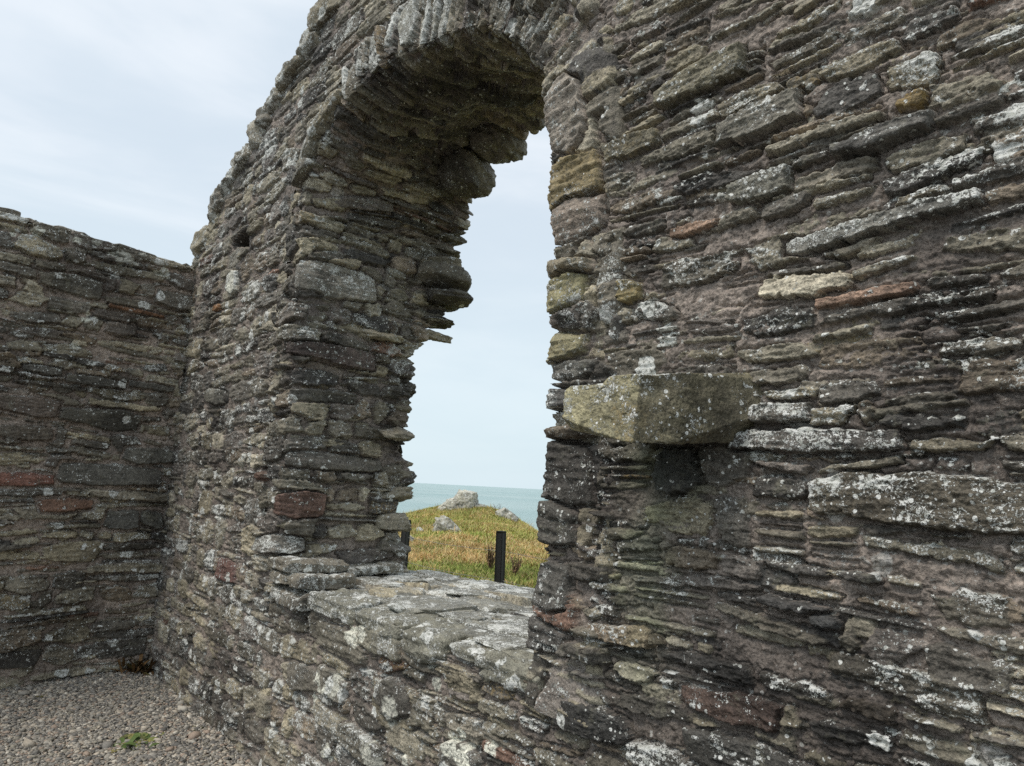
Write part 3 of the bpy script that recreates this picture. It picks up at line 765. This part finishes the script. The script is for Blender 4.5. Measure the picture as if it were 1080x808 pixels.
for (u0, u1, du) in ((-.05, 1.9, .0060 * QUAL), (1.895, 4.2, .02)):
    U = np.arange(u0, u1, du); V = np.arange(-.05, 3.46, .0060 * QUAL if du < .015 else .02)
    UU, VV, H, C, W = rasterise(U, V, LAYW, EXW, np.random.default_rng(17), seed=500, relief=1.35, lich=.75, tint=(1.08, 1.06, 1.02), rough=.9, blob=.6, small=.5, mort=(1.4, 1.36, 1.32), groove=.02)
    W[..., 1] = np.clip(W[..., 1] + .75 * sstep(2.85, 3.05, VV), 0, 1.3); W[..., 0] = np.clip(W[..., 0] + .12 * sstep(2.8, 3.05, VV), 0, 1)
    crust(UU, VV, C, W, CRUST_W, 811)
    keep = VV < 3.16 + .06 * UU + .03 * perlin(UU * 4, UU * 0, 55)
    f = grid_faces(len(U), len(V))[:, ::-1]; f = f[keep.ravel()[f].all(1)]
    bagW.add(sidepos(UU, H, VV).reshape(-1, 3), f, C.reshape(-1, 4), W.reshape(-1, 4))
obj('wall_face', bagW.mesh('wall_face', M_WALL, origin=OS), SW)
us = np.arange(-.05, 4.2, .05); xs = np.linspace(-.7, .0, 10)
A_, B_ = np.meshgrid(us, xs)
bb = Bag(); bb.add(np.stack([-6.0 + .08 * A_ + B_, -A_, 3.14 + .06 * A_ + .02 * perlin(A_ * 6, B_ * 6, 3)], -1).reshape(-1, 3), grid_faces(len(us), len(xs)), (.11, .10, .09, 1), (.3, .2, 0, 0))
zs = np.arange(-.3, 3.2, .06); A2, Z2 = np.meshgrid(us, zs)
bb.add(np.stack([-6.7 + .08 * A2 + .02 * perlin(A2 * 8, Z2 * 14, 3), -A2, Z2], -1).reshape(-1, 3), grid_faces(len(us), len(zs)), (.11, .10, .09, 1), (.2, .2, 0, 0))
obj('rear_face', bb.mesh('rear_face', M_WALL, origin=OS), SW)
rngT = np.random.default_rng(61); u = -.05
while u < 4.1:
    L = rngT.uniform(.25, .55); y = -.68
    while y < .02:
        wy = min(rngT.uniform(.28, .45), .03 - y)
        if wy < .08: break
        add_rock(bagT, (-6.0 + .08 * u + y + wy / 2, -(u + L / 2), 3.155 + .06 * (u + L / 2) + rngT.normal(0, .004)), (wy * 1.02, L * 1.08, rngT.uniform(.05, .06)), rngT, (rngT.normal(0, .010), rngT.normal(0, .01), rngT.normal(0, .05)),
                 col=PALC[rngT.choice([0, 1, 2, 3])], lich=rngT.uniform(.2, .5), blob=.8, n=14, rough=.016, lam=.008, boxy=8)
        y += wy
    u += L
obj('coping', bagT.mesh('coping', M_WALL, origin=OS), SW)

# ------------------------------------------------------------------ terrain, gravel, sea
E1 = np.array([-.795, .607]); E2 = np.array([.607, .795])
def terrain(X, Y):
    dx, dy = X - CAM[0], Y - CAM[1]
    u = dx * E1[0] + dy * E1[1]; v = dx * E2[0] + dy * E2[1]
    vv = v - .3
    zc = -3 + 3.5 * np.exp(-(vv / np.where(vv > 0, 4.9, 8.5)) ** 2)
    s = sstep(9, 31, u)
    z = -.10 + s * (zc + .10)
    z = z + .10 * s * perlin(X * .35, Y * .35, 71) + .05 * s * perlin(X * .9, Y * .9, 72)
    z = z - 22 * sstep(33, 75, u) - sstep(28, 60, np.hypot(X, Y)) * 0.0
    # floor inside the ruin and a band around the walls is level
    lvl = sstep(1.2, 3.0, Y)
    side = sstep(-9.5, -7.0, -np.abs(X + 0)) if False else 1.0
    return z * lvl + 0.0
def axis(lim, n, near):
    t = np.linspace(-1, 1, n); return np.sign(t) * (np.abs(t) * near + (lim - near) * np.abs(t) ** 4)
gx = axis(140, 340, 40) - 8; gy = axis(140, 340, 40) + 8
GX, GY = np.meshgrid(gx, gy); GZ = terrain(GX, GY)
# the land drops to the sea beyond on every far side
GZ = GZ - 24 * sstep(75, 130, np.hypot(GX + 3, GY))
mg, t, b = nt('ground soil and turf'); k = NB(t)
tc = k.n('ShaderNodeTexCoord').outputs['Object']
sepx = k.n('ShaderNodeSeparateXYZ'); k.link(tc, sepx.inputs[0])
n1 = k.noise(tc, .55, 4, .6); n2 = k.noise(tc, 14, 5, .7); n3 = k.noise(tc, 90, 3, .6)
gcol = k.mix(k.ramp(n1, .40, .62), (.16, .20, .045, 1), (.34, .24, .09, 1))
gcol = k.mix(k.ramp(n2, .35, .7), k.mix(1.0, gcol, (.55, .55, .5, 1), 'MULTIPLY'), gcol)
pcol = k.mix(k.ramp(n3, .35, .65), (.055, .05, .044, 1), (.16, .145, .125, 1))
inside = k.ramp(sepx.outputs[1], 1.0, 1.3)
k.link(k.mix(inside, pcol, gcol), b.inputs['Base Color']); b.inputs['Roughness'].default_value = .9
bp = k.n('ShaderNodeBump'); bp.inputs['Distance'].default_value = .02; k.link(n3, bp.inputs['Height']); k.link(bp.outputs[0], b.inputs['Normal'])
obj('ground', mesh_np('ground', np.stack([GX, GY, GZ], -1).reshape(-1, 3), grid_faces(len(gx), len(gy)), mg), kind='structure')

# gravel pebbles in the corner of the ruin
rngG = np.random.default_rng(81)
NP = 56000
px = np.concatenate([rngG.uniform(-6.0, -3.2, NP), rngG.uniform(-6, -.5, 9000)]); py = np.concatenate([rngG.uniform(-1.75, .04, NP), rngG.uniform(-3.2, .04, 9000)])
v0, f0 = QS[2]; v0 = v0 / np.linalg.norm(v0, axis=1)[:, None]
nP = len(px)
sz = rngG.uniform(.0048, .0118, nP) * np.where(rngG.random(nP) < .06, 1.7, 1.0) * np.where(rngG.random(nP) < .006, 1.8, 1.0)
S = np.stack([sz * rngG.uniform(.8, 1.35, nP), sz * rngG.uniform(.7, 1.1, nP), sz * rngG.uniform(.4, .75, nP)], 1)
ang = rngG.uniform(0, 6.283, nP); tl = rngG.normal(0, .45, nP)
pv = v0[None] * S[:, None, :] * (1 + rngG.normal(0, .16, (nP, len(v0), 1)))
ct, stt = np.cos(tl)[:, None], np.sin(tl)[:, None]
yy = pv[..., 1] * ct - pv[..., 2] * stt; zz = pv[..., 1] * stt + pv[..., 2] * ct; xx = pv[..., 0]
ca, sa = np.cos(ang)[:, None], np.sin(ang)[:, None]
pp = np.stack([xx * ca - yy * sa + px[:, None], xx * sa + yy * ca + py[:, None], zz + (sz * .3 + .004 + .012 * rngG.random(nP) + .01 * perlin(px * 2, py * 2, 5))[:, None]], -1)
pc = np.array([1.72, 1.67, 1.55]) * np.array([(.20, .19, .175), (.13, .125, .12), (.085, .083, .082), (.26, .235, .205), (.20, .16, .135), (.34, .32, .29), (.16, .15, .13)])
cc = pc[rngG.choice(7, nP, p=[.26, .24, .18, .12, .09, .04, .07])] * rngG.uniform(.8, 1.2, (nP, 1))
ccol = np.ones((nP, len(v0), 4), F32); ccol[..., :3] = cc[:, None, :]
ff = (f0[None] + (np.arange(nP) * len(v0))[:, None, None]).reshape(-1, 4)
obj('gravel', mesh_np('gravel', pp.reshape(-1, 3), ff, M_PEB, False, {'Col': ccol.reshape(-1, 4)}), kind='stuff')

# sea
ms, t, b = nt('sea water'); k = NB(t)
tc = k.n('ShaderNodeTexCoord').outputs['Object']
nb = k.noise(tc, .004, 4, .6)
k.link(k.mix(k.ramp(nb, .35, .65), (.25, .375, .365, 1), (.34, .45, .435, 1)), b.inputs['Base Color'])
b.inputs['Roughness'].default_value = .35; b.inputs['IOR'].default_value = 1.33
w1 = k.noise(tc, .25, 5, .65); w2 = k.noise(tc, 1.6, 3, .6)
bp = k.n('ShaderNodeBump'); bp.inputs['Distance'].default_value = 1.4; bp.inputs['Strength'].default_value = 1.0
k.link(k.math('ADD', w1, k.math('MULTIPLY', w2, .3)), bp.inputs['Height']); k.link(bp.outputs[0], b.inputs['Normal'])
rr = np.concatenate([[0], np.geomspace(20, 30000, 40)]); th = np.linspace(0, 2 * math.pi, 97)
RR_, TH = np.meshgrid(rr, th)
obj('sea', mesh_np('sea', np.stack([RR_ * np.cos(TH), RR_ * np.sin(TH), RR_ * 0 + SEA_Z], -1).reshape(-1, 3), grid_faces(len(rr), len(th))[:, ::-1], ms), kind='structure')

# ------------------------------------------------------------------ helpers to stand things outside on a sight line
def ray(px_, py_):
    x = px_ - 540; y = -(py_ - 404)
    xr = x * math.cos(ROLL) - y * math.sin(ROLL); yu = x * math.sin(ROLL) + y * math.cos(ROLL)
    fw = FPX * math.cos(PITCH) - yu * math.sin(PITCH); up = FPX * math.sin(PITCH) + yu * math.cos(PITCH)
    h = RGT * xr + FWD * fw
    return np.array([h[0], h[1], up])
def stand(px_, py_, dist):
    d = ray(px_, py_); kk = dist / math.hypot(d[0], d[1])
    x, y = CAM[0] + d[0] * kk, CAM[1] + d[1] * kk
    return float(x), float(y), float(terrain(np.array(x), np.array(y)))

# grass blades on the slope beyond the window
rngB = np.random.default_rng(91)
NB_ = 300000
u = 5.0 + 29.5 * rngB.random(NB_) ** .85
v = rngB.uniform(-.30, .27, NB_) * u
bx = CAM[0] + u * E1[0] + v * E2[0]; by = CAM[1] + u * E1[1] + v * E2[1]
ok = by > 1.45; bx, by, u, v = bx[ok], by[ok], u[ok], v[ok]; nB = len(bx)
bz = terrain(bx, by)
clump = perlin(bx * 1.1, by * 1.1, 66); cl2 = perlin(bx * .35, by * .35, 67)
tall = np.where(rngB.random(nB) < .02, 2.2, 1.0)
ln = tall * (.05 + .06 * rngB.random(nB) + .07 * np.clip(clump, 0, 1)) * (1 + .012 * u); wd = (.0022 + .0024 * rngB.random(nB)) * (1 + .045 * u)
az = rngB.uniform(0, 6.283, nB); lean = rngB.uniform(.3, 1.25, nB)
dxy = np.stack([np.cos(az), np.sin(az)], 1); sx = np.stack([-np.sin(az), np.cos(az)], 1)
base = np.stack([bx, by, bz - .01], 1)
def pt(fr, wfr):
    o = np.zeros((nB, 3)); o[:, :2] = dxy * (ln * lean * fr ** 1.6)[:, None] ; o[:, 2] = ln * fr * (1 - .35 * lean * fr)
    s3 = np.zeros((nB, 3)); s3[:, :2] = sx * (wd * wfr)[:, None]
    return base + o - s3, base + o + s3
a0, a1 = pt(0, 1.0); b0, b1 = pt(.55, .8); c0, c1 = pt(1.0, .12)
gv = np.stack([a0, a1, b1, b0, c1, c0], 1)
gf = np.array([[0, 1, 2, 3], [3, 2, 4, 5]]); gf = (gf[None] + (np.arange(nB) * 6)[:, None, None]).reshape(-1, 4)
green = np.array([.25, .32, .060]); yel = np.array([.46, .42, .13]); tan = np.array([.60, .385, .155]); straw = np.array([.60, .49, .24])
tw = sstep(12.5, 15.5, u + 1.6 * cl2 - .18 * v) * sstep(22.5, 18, u + 2.5 * cl2); far = sstep(17, 22, u)
mixr = rngB.random(nB)
cl3 = perlin(bx * 2.3, by * 2.3, 68)
ptan = np.clip(.02 + .80 * tw + .20 * far + .60 * clump + .3 * cl3 * tw, 0, .96)
cg = np.where((mixr < ptan)[:, None], np.where((rngB.random(nB) < .4)[:, None], straw, tan), np.where((rngB.random(nB) < .30 + .40 * far)[:, None], yel, green))
cg = cg * (rngB.uniform(.70, 1.15, (nB, 1)) * (1.0 + .30 * perlin(bx * 3.1, by * 3.1, 69) + .22 * cl2)[:, None])
gc = np.ones((nB, 6, 4), F32); gc[..., :3] = cg[:, None, :]
obj('grass', mesh_np('grass', gv.reshape(-1, 3), gf, M_GRASS, True, {'Col': gc.reshape(-1, 4)}), kind='stuff')

# outcrops
rngO = np.random.default_rng(95)
def outcrop(px_, py_, dist, blocks, label, sink=.1):
    x, y, z = stand(px_, py_, dist)
    b = Bag()
    for (ox, oy, oz, sx_, sy_, sz_, rz) in blocks:
        add_rock(b, (ox * RGT[0] + oy * FWD[0], ox * RGT[1] + oy * FWD[1], oz), (sx_, sy_, sz_), rngO, (rngO.normal(0, .1), rngO.normal(0, .12), rz), col=(.24, .23, .20), lich=.5, n=26, blob=.6,
                 rough=.085, lam=.02, cuts=14, boxy=5, cut=(.6, .95), bed=5, sc=.26)
    o = obj('rock_outcrop', b.mesh('rock_outcrop', M_OUT), None, label=label, category='rock', group='rocks on the grassy knoll')
    o.location = (x, y, z - sink)
    return o
def crag(px_, py_, dist, label):
    x, y, z = stand(px_, py_, dist); b = Bag()
    for (ox, oy, oz, PL) in [(0.08, 0, .38, [((-.80, -.25, .55), .44), ((.97, -.25, .10), .44), ((.10, -.12, 1), .46), ((-.15, -.92, .30), .40), ((0, 1, .2), .5), ((0, 0, -1), .6), ((.6, -.75, .3), .50), ((-.45, -.8, .35), .46)]),
                             (-.42, .02, .15, [((-.75, -.25, .62), .36), ((1, 0, 0), .4), ((-.2, -.15, 1), .34), ((-.2, -.9, .35), .36), ((0, 1, .2), .4), ((0, 0, -1), .5)]),
                             (.62, .1, .08, [((-1, 0, .1), .3), ((.8, -.3, .6), .30), ((.1, -.15, 1), .22), ((.15, -.9, .35), .30), ((0, 1, .2), .4), ((0, 0, -1), .4)])]:
        q, f, d, idx = polyblock(PL, 36)
        q = q + d * (.05 * facets(q[:, 0] * 4 + q[:, 1] * 3, q[:, 2] * 5 + q[:, 1], 31) + .03 * noise3(q * 3, 32) + .025 * facets(q[:, 0] * 10 + q[:, 1] * 8, q[:, 2] * 9, 33))[:, None]
        # open joints across the rock
        q -= d * (.05 * np.exp(-(perlin(q[:, 0] * 2.4 + q[:, 1], q[:, 2] * 1.2, 34) / .07) ** 2))[:, None]
        c = np.ones((len(q), 4), F32); c[:, :3] = np.array((.25, .24, .205)) * (1 + .3 * noise3(q * 4, 35))[:, None]
        w = np.zeros((len(q), 4), F32); w[:, 0] = np.clip(.45 + .3 * noise3(q * 2.5, 36), 0, 1); w[:, 1] = .5
        p = q + np.array([ox, oy, oz])
        b.add(np.stack([p[:, 0] * RGT[0] + p[:, 1] * FWD[0], p[:, 0] * RGT[1] + p[:, 1] * FWD[1], p[:, 2]], 1), f, c, w)
    o = obj('rock_outcrop', b.mesh('rock_outcrop', M_OUT), None, label=label, category='rock', group='rocks on the grassy knoll')
    o.location = (x, y, z - .1)
crag(488, 530, 31, 'pale flat-topped rock crowning the grassy knoll against the sea')
outcrop(470, 561, 20.5, [(0, 0, .20, .66, .6, .60, .4), (.28, -.1, .04, .5, .5, .42, .9), (-.22, .1, .14, .42, .4, .45, .1), (-.65, 0, .05, .25, .3, .2, 0)], 'lichen-whitened boulder on the slope below the crowning rock')
outcrop(433, 560, 18, [(0, 0, .14, .42, .45, .45, .5)], 'small pale rock beside the left window jamb')
outcrop(529, 553, 27, [(0, 0, .15, .5, .5, .55, .5), (.3, 0, .1, .4, .4, .35, .2)], 'grey stone on the right shoulder of the knoll behind the post')

# fence: dark square posts and thin wires
MP, t, b = nt('dark weathered post'); k = NB(t); tc = k.n('ShaderNodeTexCoord').outputs['Object']
k.link(k.mix(k.noise(tc, 40, 4, .6), (.010, .010, .010, 1), (.030, .029, .027, 1)), b.inputs['Base Color']); b.inputs['Roughness'].default_value = .55
MWR, t, b = nt('galvanised wire'); b.inputs['Base Color'].default_value = (.28, .28, .27, 1); b.inputs['Metallic'].default_value = .8; b.inputs['Roughness'].default_value = .5
def post_mesh(w, h):
    import bmesh
    bm = bmesh.new(); bmesh.ops.create_cube(bm, size=1.0)
    for v_ in bm.verts: v_.co.x *= w; v_.co.y *= w; v_.co.z = (v_.co.z + .5) * h
    bmesh.ops.bevel(bm, geom=[e for e in bm.edges], offset=.006, segments=2, affect='EDGES')
    # shallow channel down each side and a slightly sunken top
    side = [f_ for f_ in bm.faces if abs(f_.normal.z) < .1 and f_.calc_area() > w * h * .5]
    r_ = bmesh.ops.inset_individual(bm, faces=side, thickness=w * .22, depth=-.010)
    tops = [f_ for f_ in bm.faces if f_.normal.z > .95 and f_.calc_area() > w * w * .5]
    bmesh.ops.inset_individual(bm, faces=tops, thickness=w * .15, depth=-.004)
    me = bpy.data.meshes.new('post'); bm.to_mesh(me); bm.free(); me.materials.append(MP); return me
d1 = 7.6
p1 = stand(529.0, 590, d1)
dp = ray(425, 585); p2xy = None
# second post stands further left on the same line, square to the view through the window
kk = 7.6 / math.hypot(dp[0], dp[1]); p2 = stand(425.5, 585, 9.0)
FE = empty('fence', (p1[0], p1[1], p1[2]), 'wire fence on dark square posts standing in the grass outside the window', 'fence')
ztop1 = CAM[2] + d1 * -.0609
pm = post_mesh(.084, ztop1 - p1[2] + .15)
fd = np.array([p2[0] - p1[0], p2[1] - p1[1]]); fl = np.hypot(*fd); fang = math.atan2(fd[1], fd[0])
posts = []
for q in (0, 1, -1):
    o = bpy.data.objects.new('post', pm); COL.objects.link(o); o.parent = FE
    xx_, yy_ = p1[0] + fd[0] * q, p1[1] + fd[1] * q
    o.location = (xx_ - p1[0], yy_ - p1[1], float(terrain(np.array(xx_), np.array(yy_))) - .15 - p1[2]); o.rotation_euler = (0, math.radians(1.0 if q == 0 else -.5), fang + .25)
    posts.append(np.array(o.location))
def tube(pts, r, n=5):
    pts = np.asarray(pts, float); vs = []
    for i, p in enumerate(pts):
        d = pts[min(i + 1, len(pts) - 1)] - pts[max(i - 1, 0)]; d /= np.linalg.norm(d)
        a = np.cross(d, (0, 0, 1)); 
        if np.linalg.norm(a) < 1e-3: a = np.cross(d, (1, 0, 0))
        a /= np.linalg.norm(a); b_ = np.cross(d, a)
        rad = r if np.isscalar(r) else r[i]
        for j in range(n):
            an = 2 * math.pi * j / n; vs.append(p + rad * (a * math.cos(an) + b_ * math.sin(an)))
    fs = [[i * n + j, i * n + (j + 1) % n, (i + 1) * n + (j + 1) % n, (i + 1) * n + j] for i in range(len(pts) - 1) for j in range(n)]
    return np.array(vs), np.array(fs)
for hz in (.35, .65, .95):
    pl = []
    for (a_, b_) in ((posts[2], posts[0]), (posts[0], posts[1])):
        for s_ in np.linspace(0, 1, 9): pl.append(a_ + (b_ - a_) * s_ + np.array([0, 0, hz + .15 - .02 * math.sin(math.pi * s_)]))
    vv_, ff_ = tube(pl, .0022); obj('wire', mesh_np('wire', vv_, ff_, MWR), FE)

# ------------------------------------------------------------------ small plants
def leaf(bag, root, az, ln, wd, rise, col, rng, curl=.5, segs=6, wav=.15):
    d = np.array([math.cos(az), math.sin(az), 0]); s = np.array([-math.sin(az), math.cos(az), 0]); vs = []
    for i in range(segs + 1):
        f_ = i / segs; c = np.asarray(root) + d * ln * f_ * (1 - .2 * f_) + np.array([0, 0, ln * (rise * f_ - curl * f_ * f_)])
        w_ = wd * (math.sin(math.pi * min(1, f_ * .93 + .07)) ** .7) * (1 + rng.normal(0, wav))
        vs += [c - s * w_, c + np.array([0, 0, -.12 * wd]), c + s * w_]
    fs = []
    for i in range(segs):
        fs += [[3 * i, 3 * i + 1, 3 * i + 4, 3 * i + 3], [3 * i + 1, 3 * i + 2, 3 * i + 5, 3 * i + 4]]
    c4 = np.ones((len(vs), 4), F32); c4[:, :3] = np.asarray(col) * rng.uniform(.8, 1.2)
    bag.add(np.array(vs), fs, c4)
rngP = np.random.default_rng(97)
def floor_pt(px_, py_):
    d = ray(px_, py_); kk = -EYE / d[2]; return (CAM + d * kk)
def weed(px_, py_, cols, n, ln, wd, rise, label, spread=.05):
    p = floor_pt(px_, py_); b = Bag()
    b.add(QS[3][0] / np.linalg.norm(QS[3][0], axis=1)[:, None] * np.array([spread * 2.2, spread * 2.2, .012]), QS[3][1], (.10, .085, .06, 1))
    for i in range(n):
        leaf(b, (rngP.normal(0, spread), rngP.normal(0, spread), .012), rngP.uniform(0, 6.28), ln * rngP.uniform(.5, 1.15), wd * rngP.uniform(.7, 1.2), rise * rngP.uniform(.4, 1.3), cols[rngP.integers(len(cols))], rngP)
    o = obj('weed', b.mesh('weed', M_LEAF), None, label=label, category='weed', group='weeds in the gravel'); o.location = (float(p[0]), float(p[1]), 0); return o
weed(146, 788, [(.10, .15, .045), (.17, .19, .06), (.25, .22, .08), (.12, .13, .05)], 60, .115, .018, .6, 'green and yellow leafy weed growing in the open gravel', .05)
weed(163, 779, [(.20, .16, .05), (.22, .24, .07), (.16, .11, .05)], 16, .09, .018, .4, 'small yellowing weed beside the larger green weed', .05)
weed(146, 711, [(.11, .06, .025), (.16, .09, .035), (.10, .085, .03), (.07, .045, .022)], 70, .20, .012, 1.0, 'withered brown fern tuft in the corner where the two walls meet', .05)
weed(45, 737, [(.12, .08, .035), (.11, .10, .035), (.17, .12, .05)], 20, .07, .012, .4, 'dead brown weed in the gravel by the foot of the side wall', .07)
weed(213, 772, [(.10, .10, .03), (.14, .09, .04)], 16, .06, .010, .5, 'dull mossy weed in the gravel near the foot of the gable wall', .05)
# withered stalks in the grass outside
MST = attr_mat('dead stalk', .8, .3, 20)
def stalk_plant(px_, py_, dist, h, n, label):
    x_, y_, z_ = stand(px_, py_, dist); b = Bag()
    for i in range(n):
        a = rngP.uniform(0, 6.28); l = rngP.uniform(.1, .4) * h; top = np.array([l * math.cos(a), l * math.sin(a), h * rngP.uniform(.7, 1)])
        mid = top * .5 + np.array([rngP.normal(0, .03), rngP.normal(0, .03), .05])
        vv_, ff_ = tube([(0, 0, 0), mid, top], [.010, .007, .003]); b.add(vv_, ff_, (.13, .085, .05, 1))
        for j in range(7):
            f_ = rngP.uniform(.3, 1.0); leaf(b, top * f_, rngP.uniform(0, 6.28), .07, .014, .2, (.19, .12, .065), rngP, segs=3)
    o = obj('dead_plant', b.mesh('dead_plant', MST), None, label=label, category='dead plant', group='withered plants on the slope'); o.location = (x_, y_, z_ - .02)
stalk_plant(518, 585, 13.5, .55, 16, 'withered brown dock plant just left of the near fence post')
stalk_plant(543, 592, 13, .42, 12, 'withered brown plant between the near fence post and the right jamb')
stalk_plant(523, 545, 29, .55, 6, 'thin bare stalks on the skyline right of the crowning rock')

# ------------------------------------------------------------------ world, sun, camera
wd_ = bpy.data.worlds.new('World'); scene.world = wd_; wd_.use_nodes = True
t = wd_.node_tree; t.nodes.clear(); k = NB(t)
outw = k.n('ShaderNodeOutputWorld'); bg = k.n('ShaderNodeBackground'); k.link(bg.outputs[0], outw.inputs[0])
sun_dir = Vector((-.14, -.66, 1.08)).normalized()
sky = k.n('ShaderNodeTexSky', sky_type='NISHITA'); sky.sun_disc = False
sky.sun_elevation = math.asin(sun_dir.z); sky.sun_rotation = math.atan2(sun_dir.x, sun_dir.y)
sky.air_density = 1.0; sky.dust_density = 3.0; sky.ozone_density = 1.0
tc = k.n('ShaderNodeTexCoord').outputs['Generated']
mp = k.n('ShaderNodeMapping'); mp.inputs['Scale'].default_value = (1.2, 1.2, 5.0); k.link(tc, mp.inputs['Vector'])
cn = k.noise(mp.outputs[0], 1.5, 5, .55, .4)
# overcast deck: broad soft banks over the clear sky
sz_ = k.n('ShaderNodeSeparateXYZ'); k.link(tc, sz_.inputs[0])
cl = k.mix(k.ramp(cn, .36, .66), (5.3, 6.05, 6.75, 1), (6.5, 7.0, 7.5, 1))
low = k.ramp(sz_.outputs[2], .42, .02)
cl = k.mix(k.math('MULTIPLY', low, .75), cl, (5.5, 6.65, 7.1, 1))
k.link(k.mix(.92, sky.outputs[0], cl), bg.inputs[0]); bg.inputs[1].default_value = .10
sl_ = bpy.data.lights.new('sun', 'SUN'); sl_.energy = 1.5; sl_.angle = math.radians(25); sl_.color = (1, .93, .84)
so = bpy.data.objects.new('sun', sl_); COL.objects.link(so); so.rotation_euler = (-sun_dir).to_track_quat('-Z', 'Y').to_euler()

cam = bpy.data.cameras.new('camera'); co = bpy.data.objects.new('camera', cam); COL.objects.link(co)
cam.sensor_fit = 'HORIZONTAL'; cam.sensor_width = 36; cam.lens = FPX / 1080 * 36; cam.clip_start = .05; cam.clip_end = 100000
f3 = FWD * math.cos(PITCH) + np.array([0, 0, math.sin(PITCH)]); u3 = -FWD * math.sin(PITCH) + np.array([0, 0, math.cos(PITCH)])
cr = math.cos(ROLL) * RGT + math.sin(ROLL) * u3; cu = -math.sin(ROLL) * RGT + math.cos(ROLL) * u3
mw = Matrix.Identity(4)
for i in range(3): mw[i][0] = cr[i]; mw[i][1] = cu[i]; mw[i][2] = -f3[i]; mw[i][3] = CAM[i]
co.matrix_world = mw
scene.camera = co
scene.view_settings.view_transform = 'Standard'; scene.view_settings.look = 'None'; scene.view_settings.exposure = 0.45; scene.view_settings.gamma = 1.0

scene.cycles.use_denoising = False
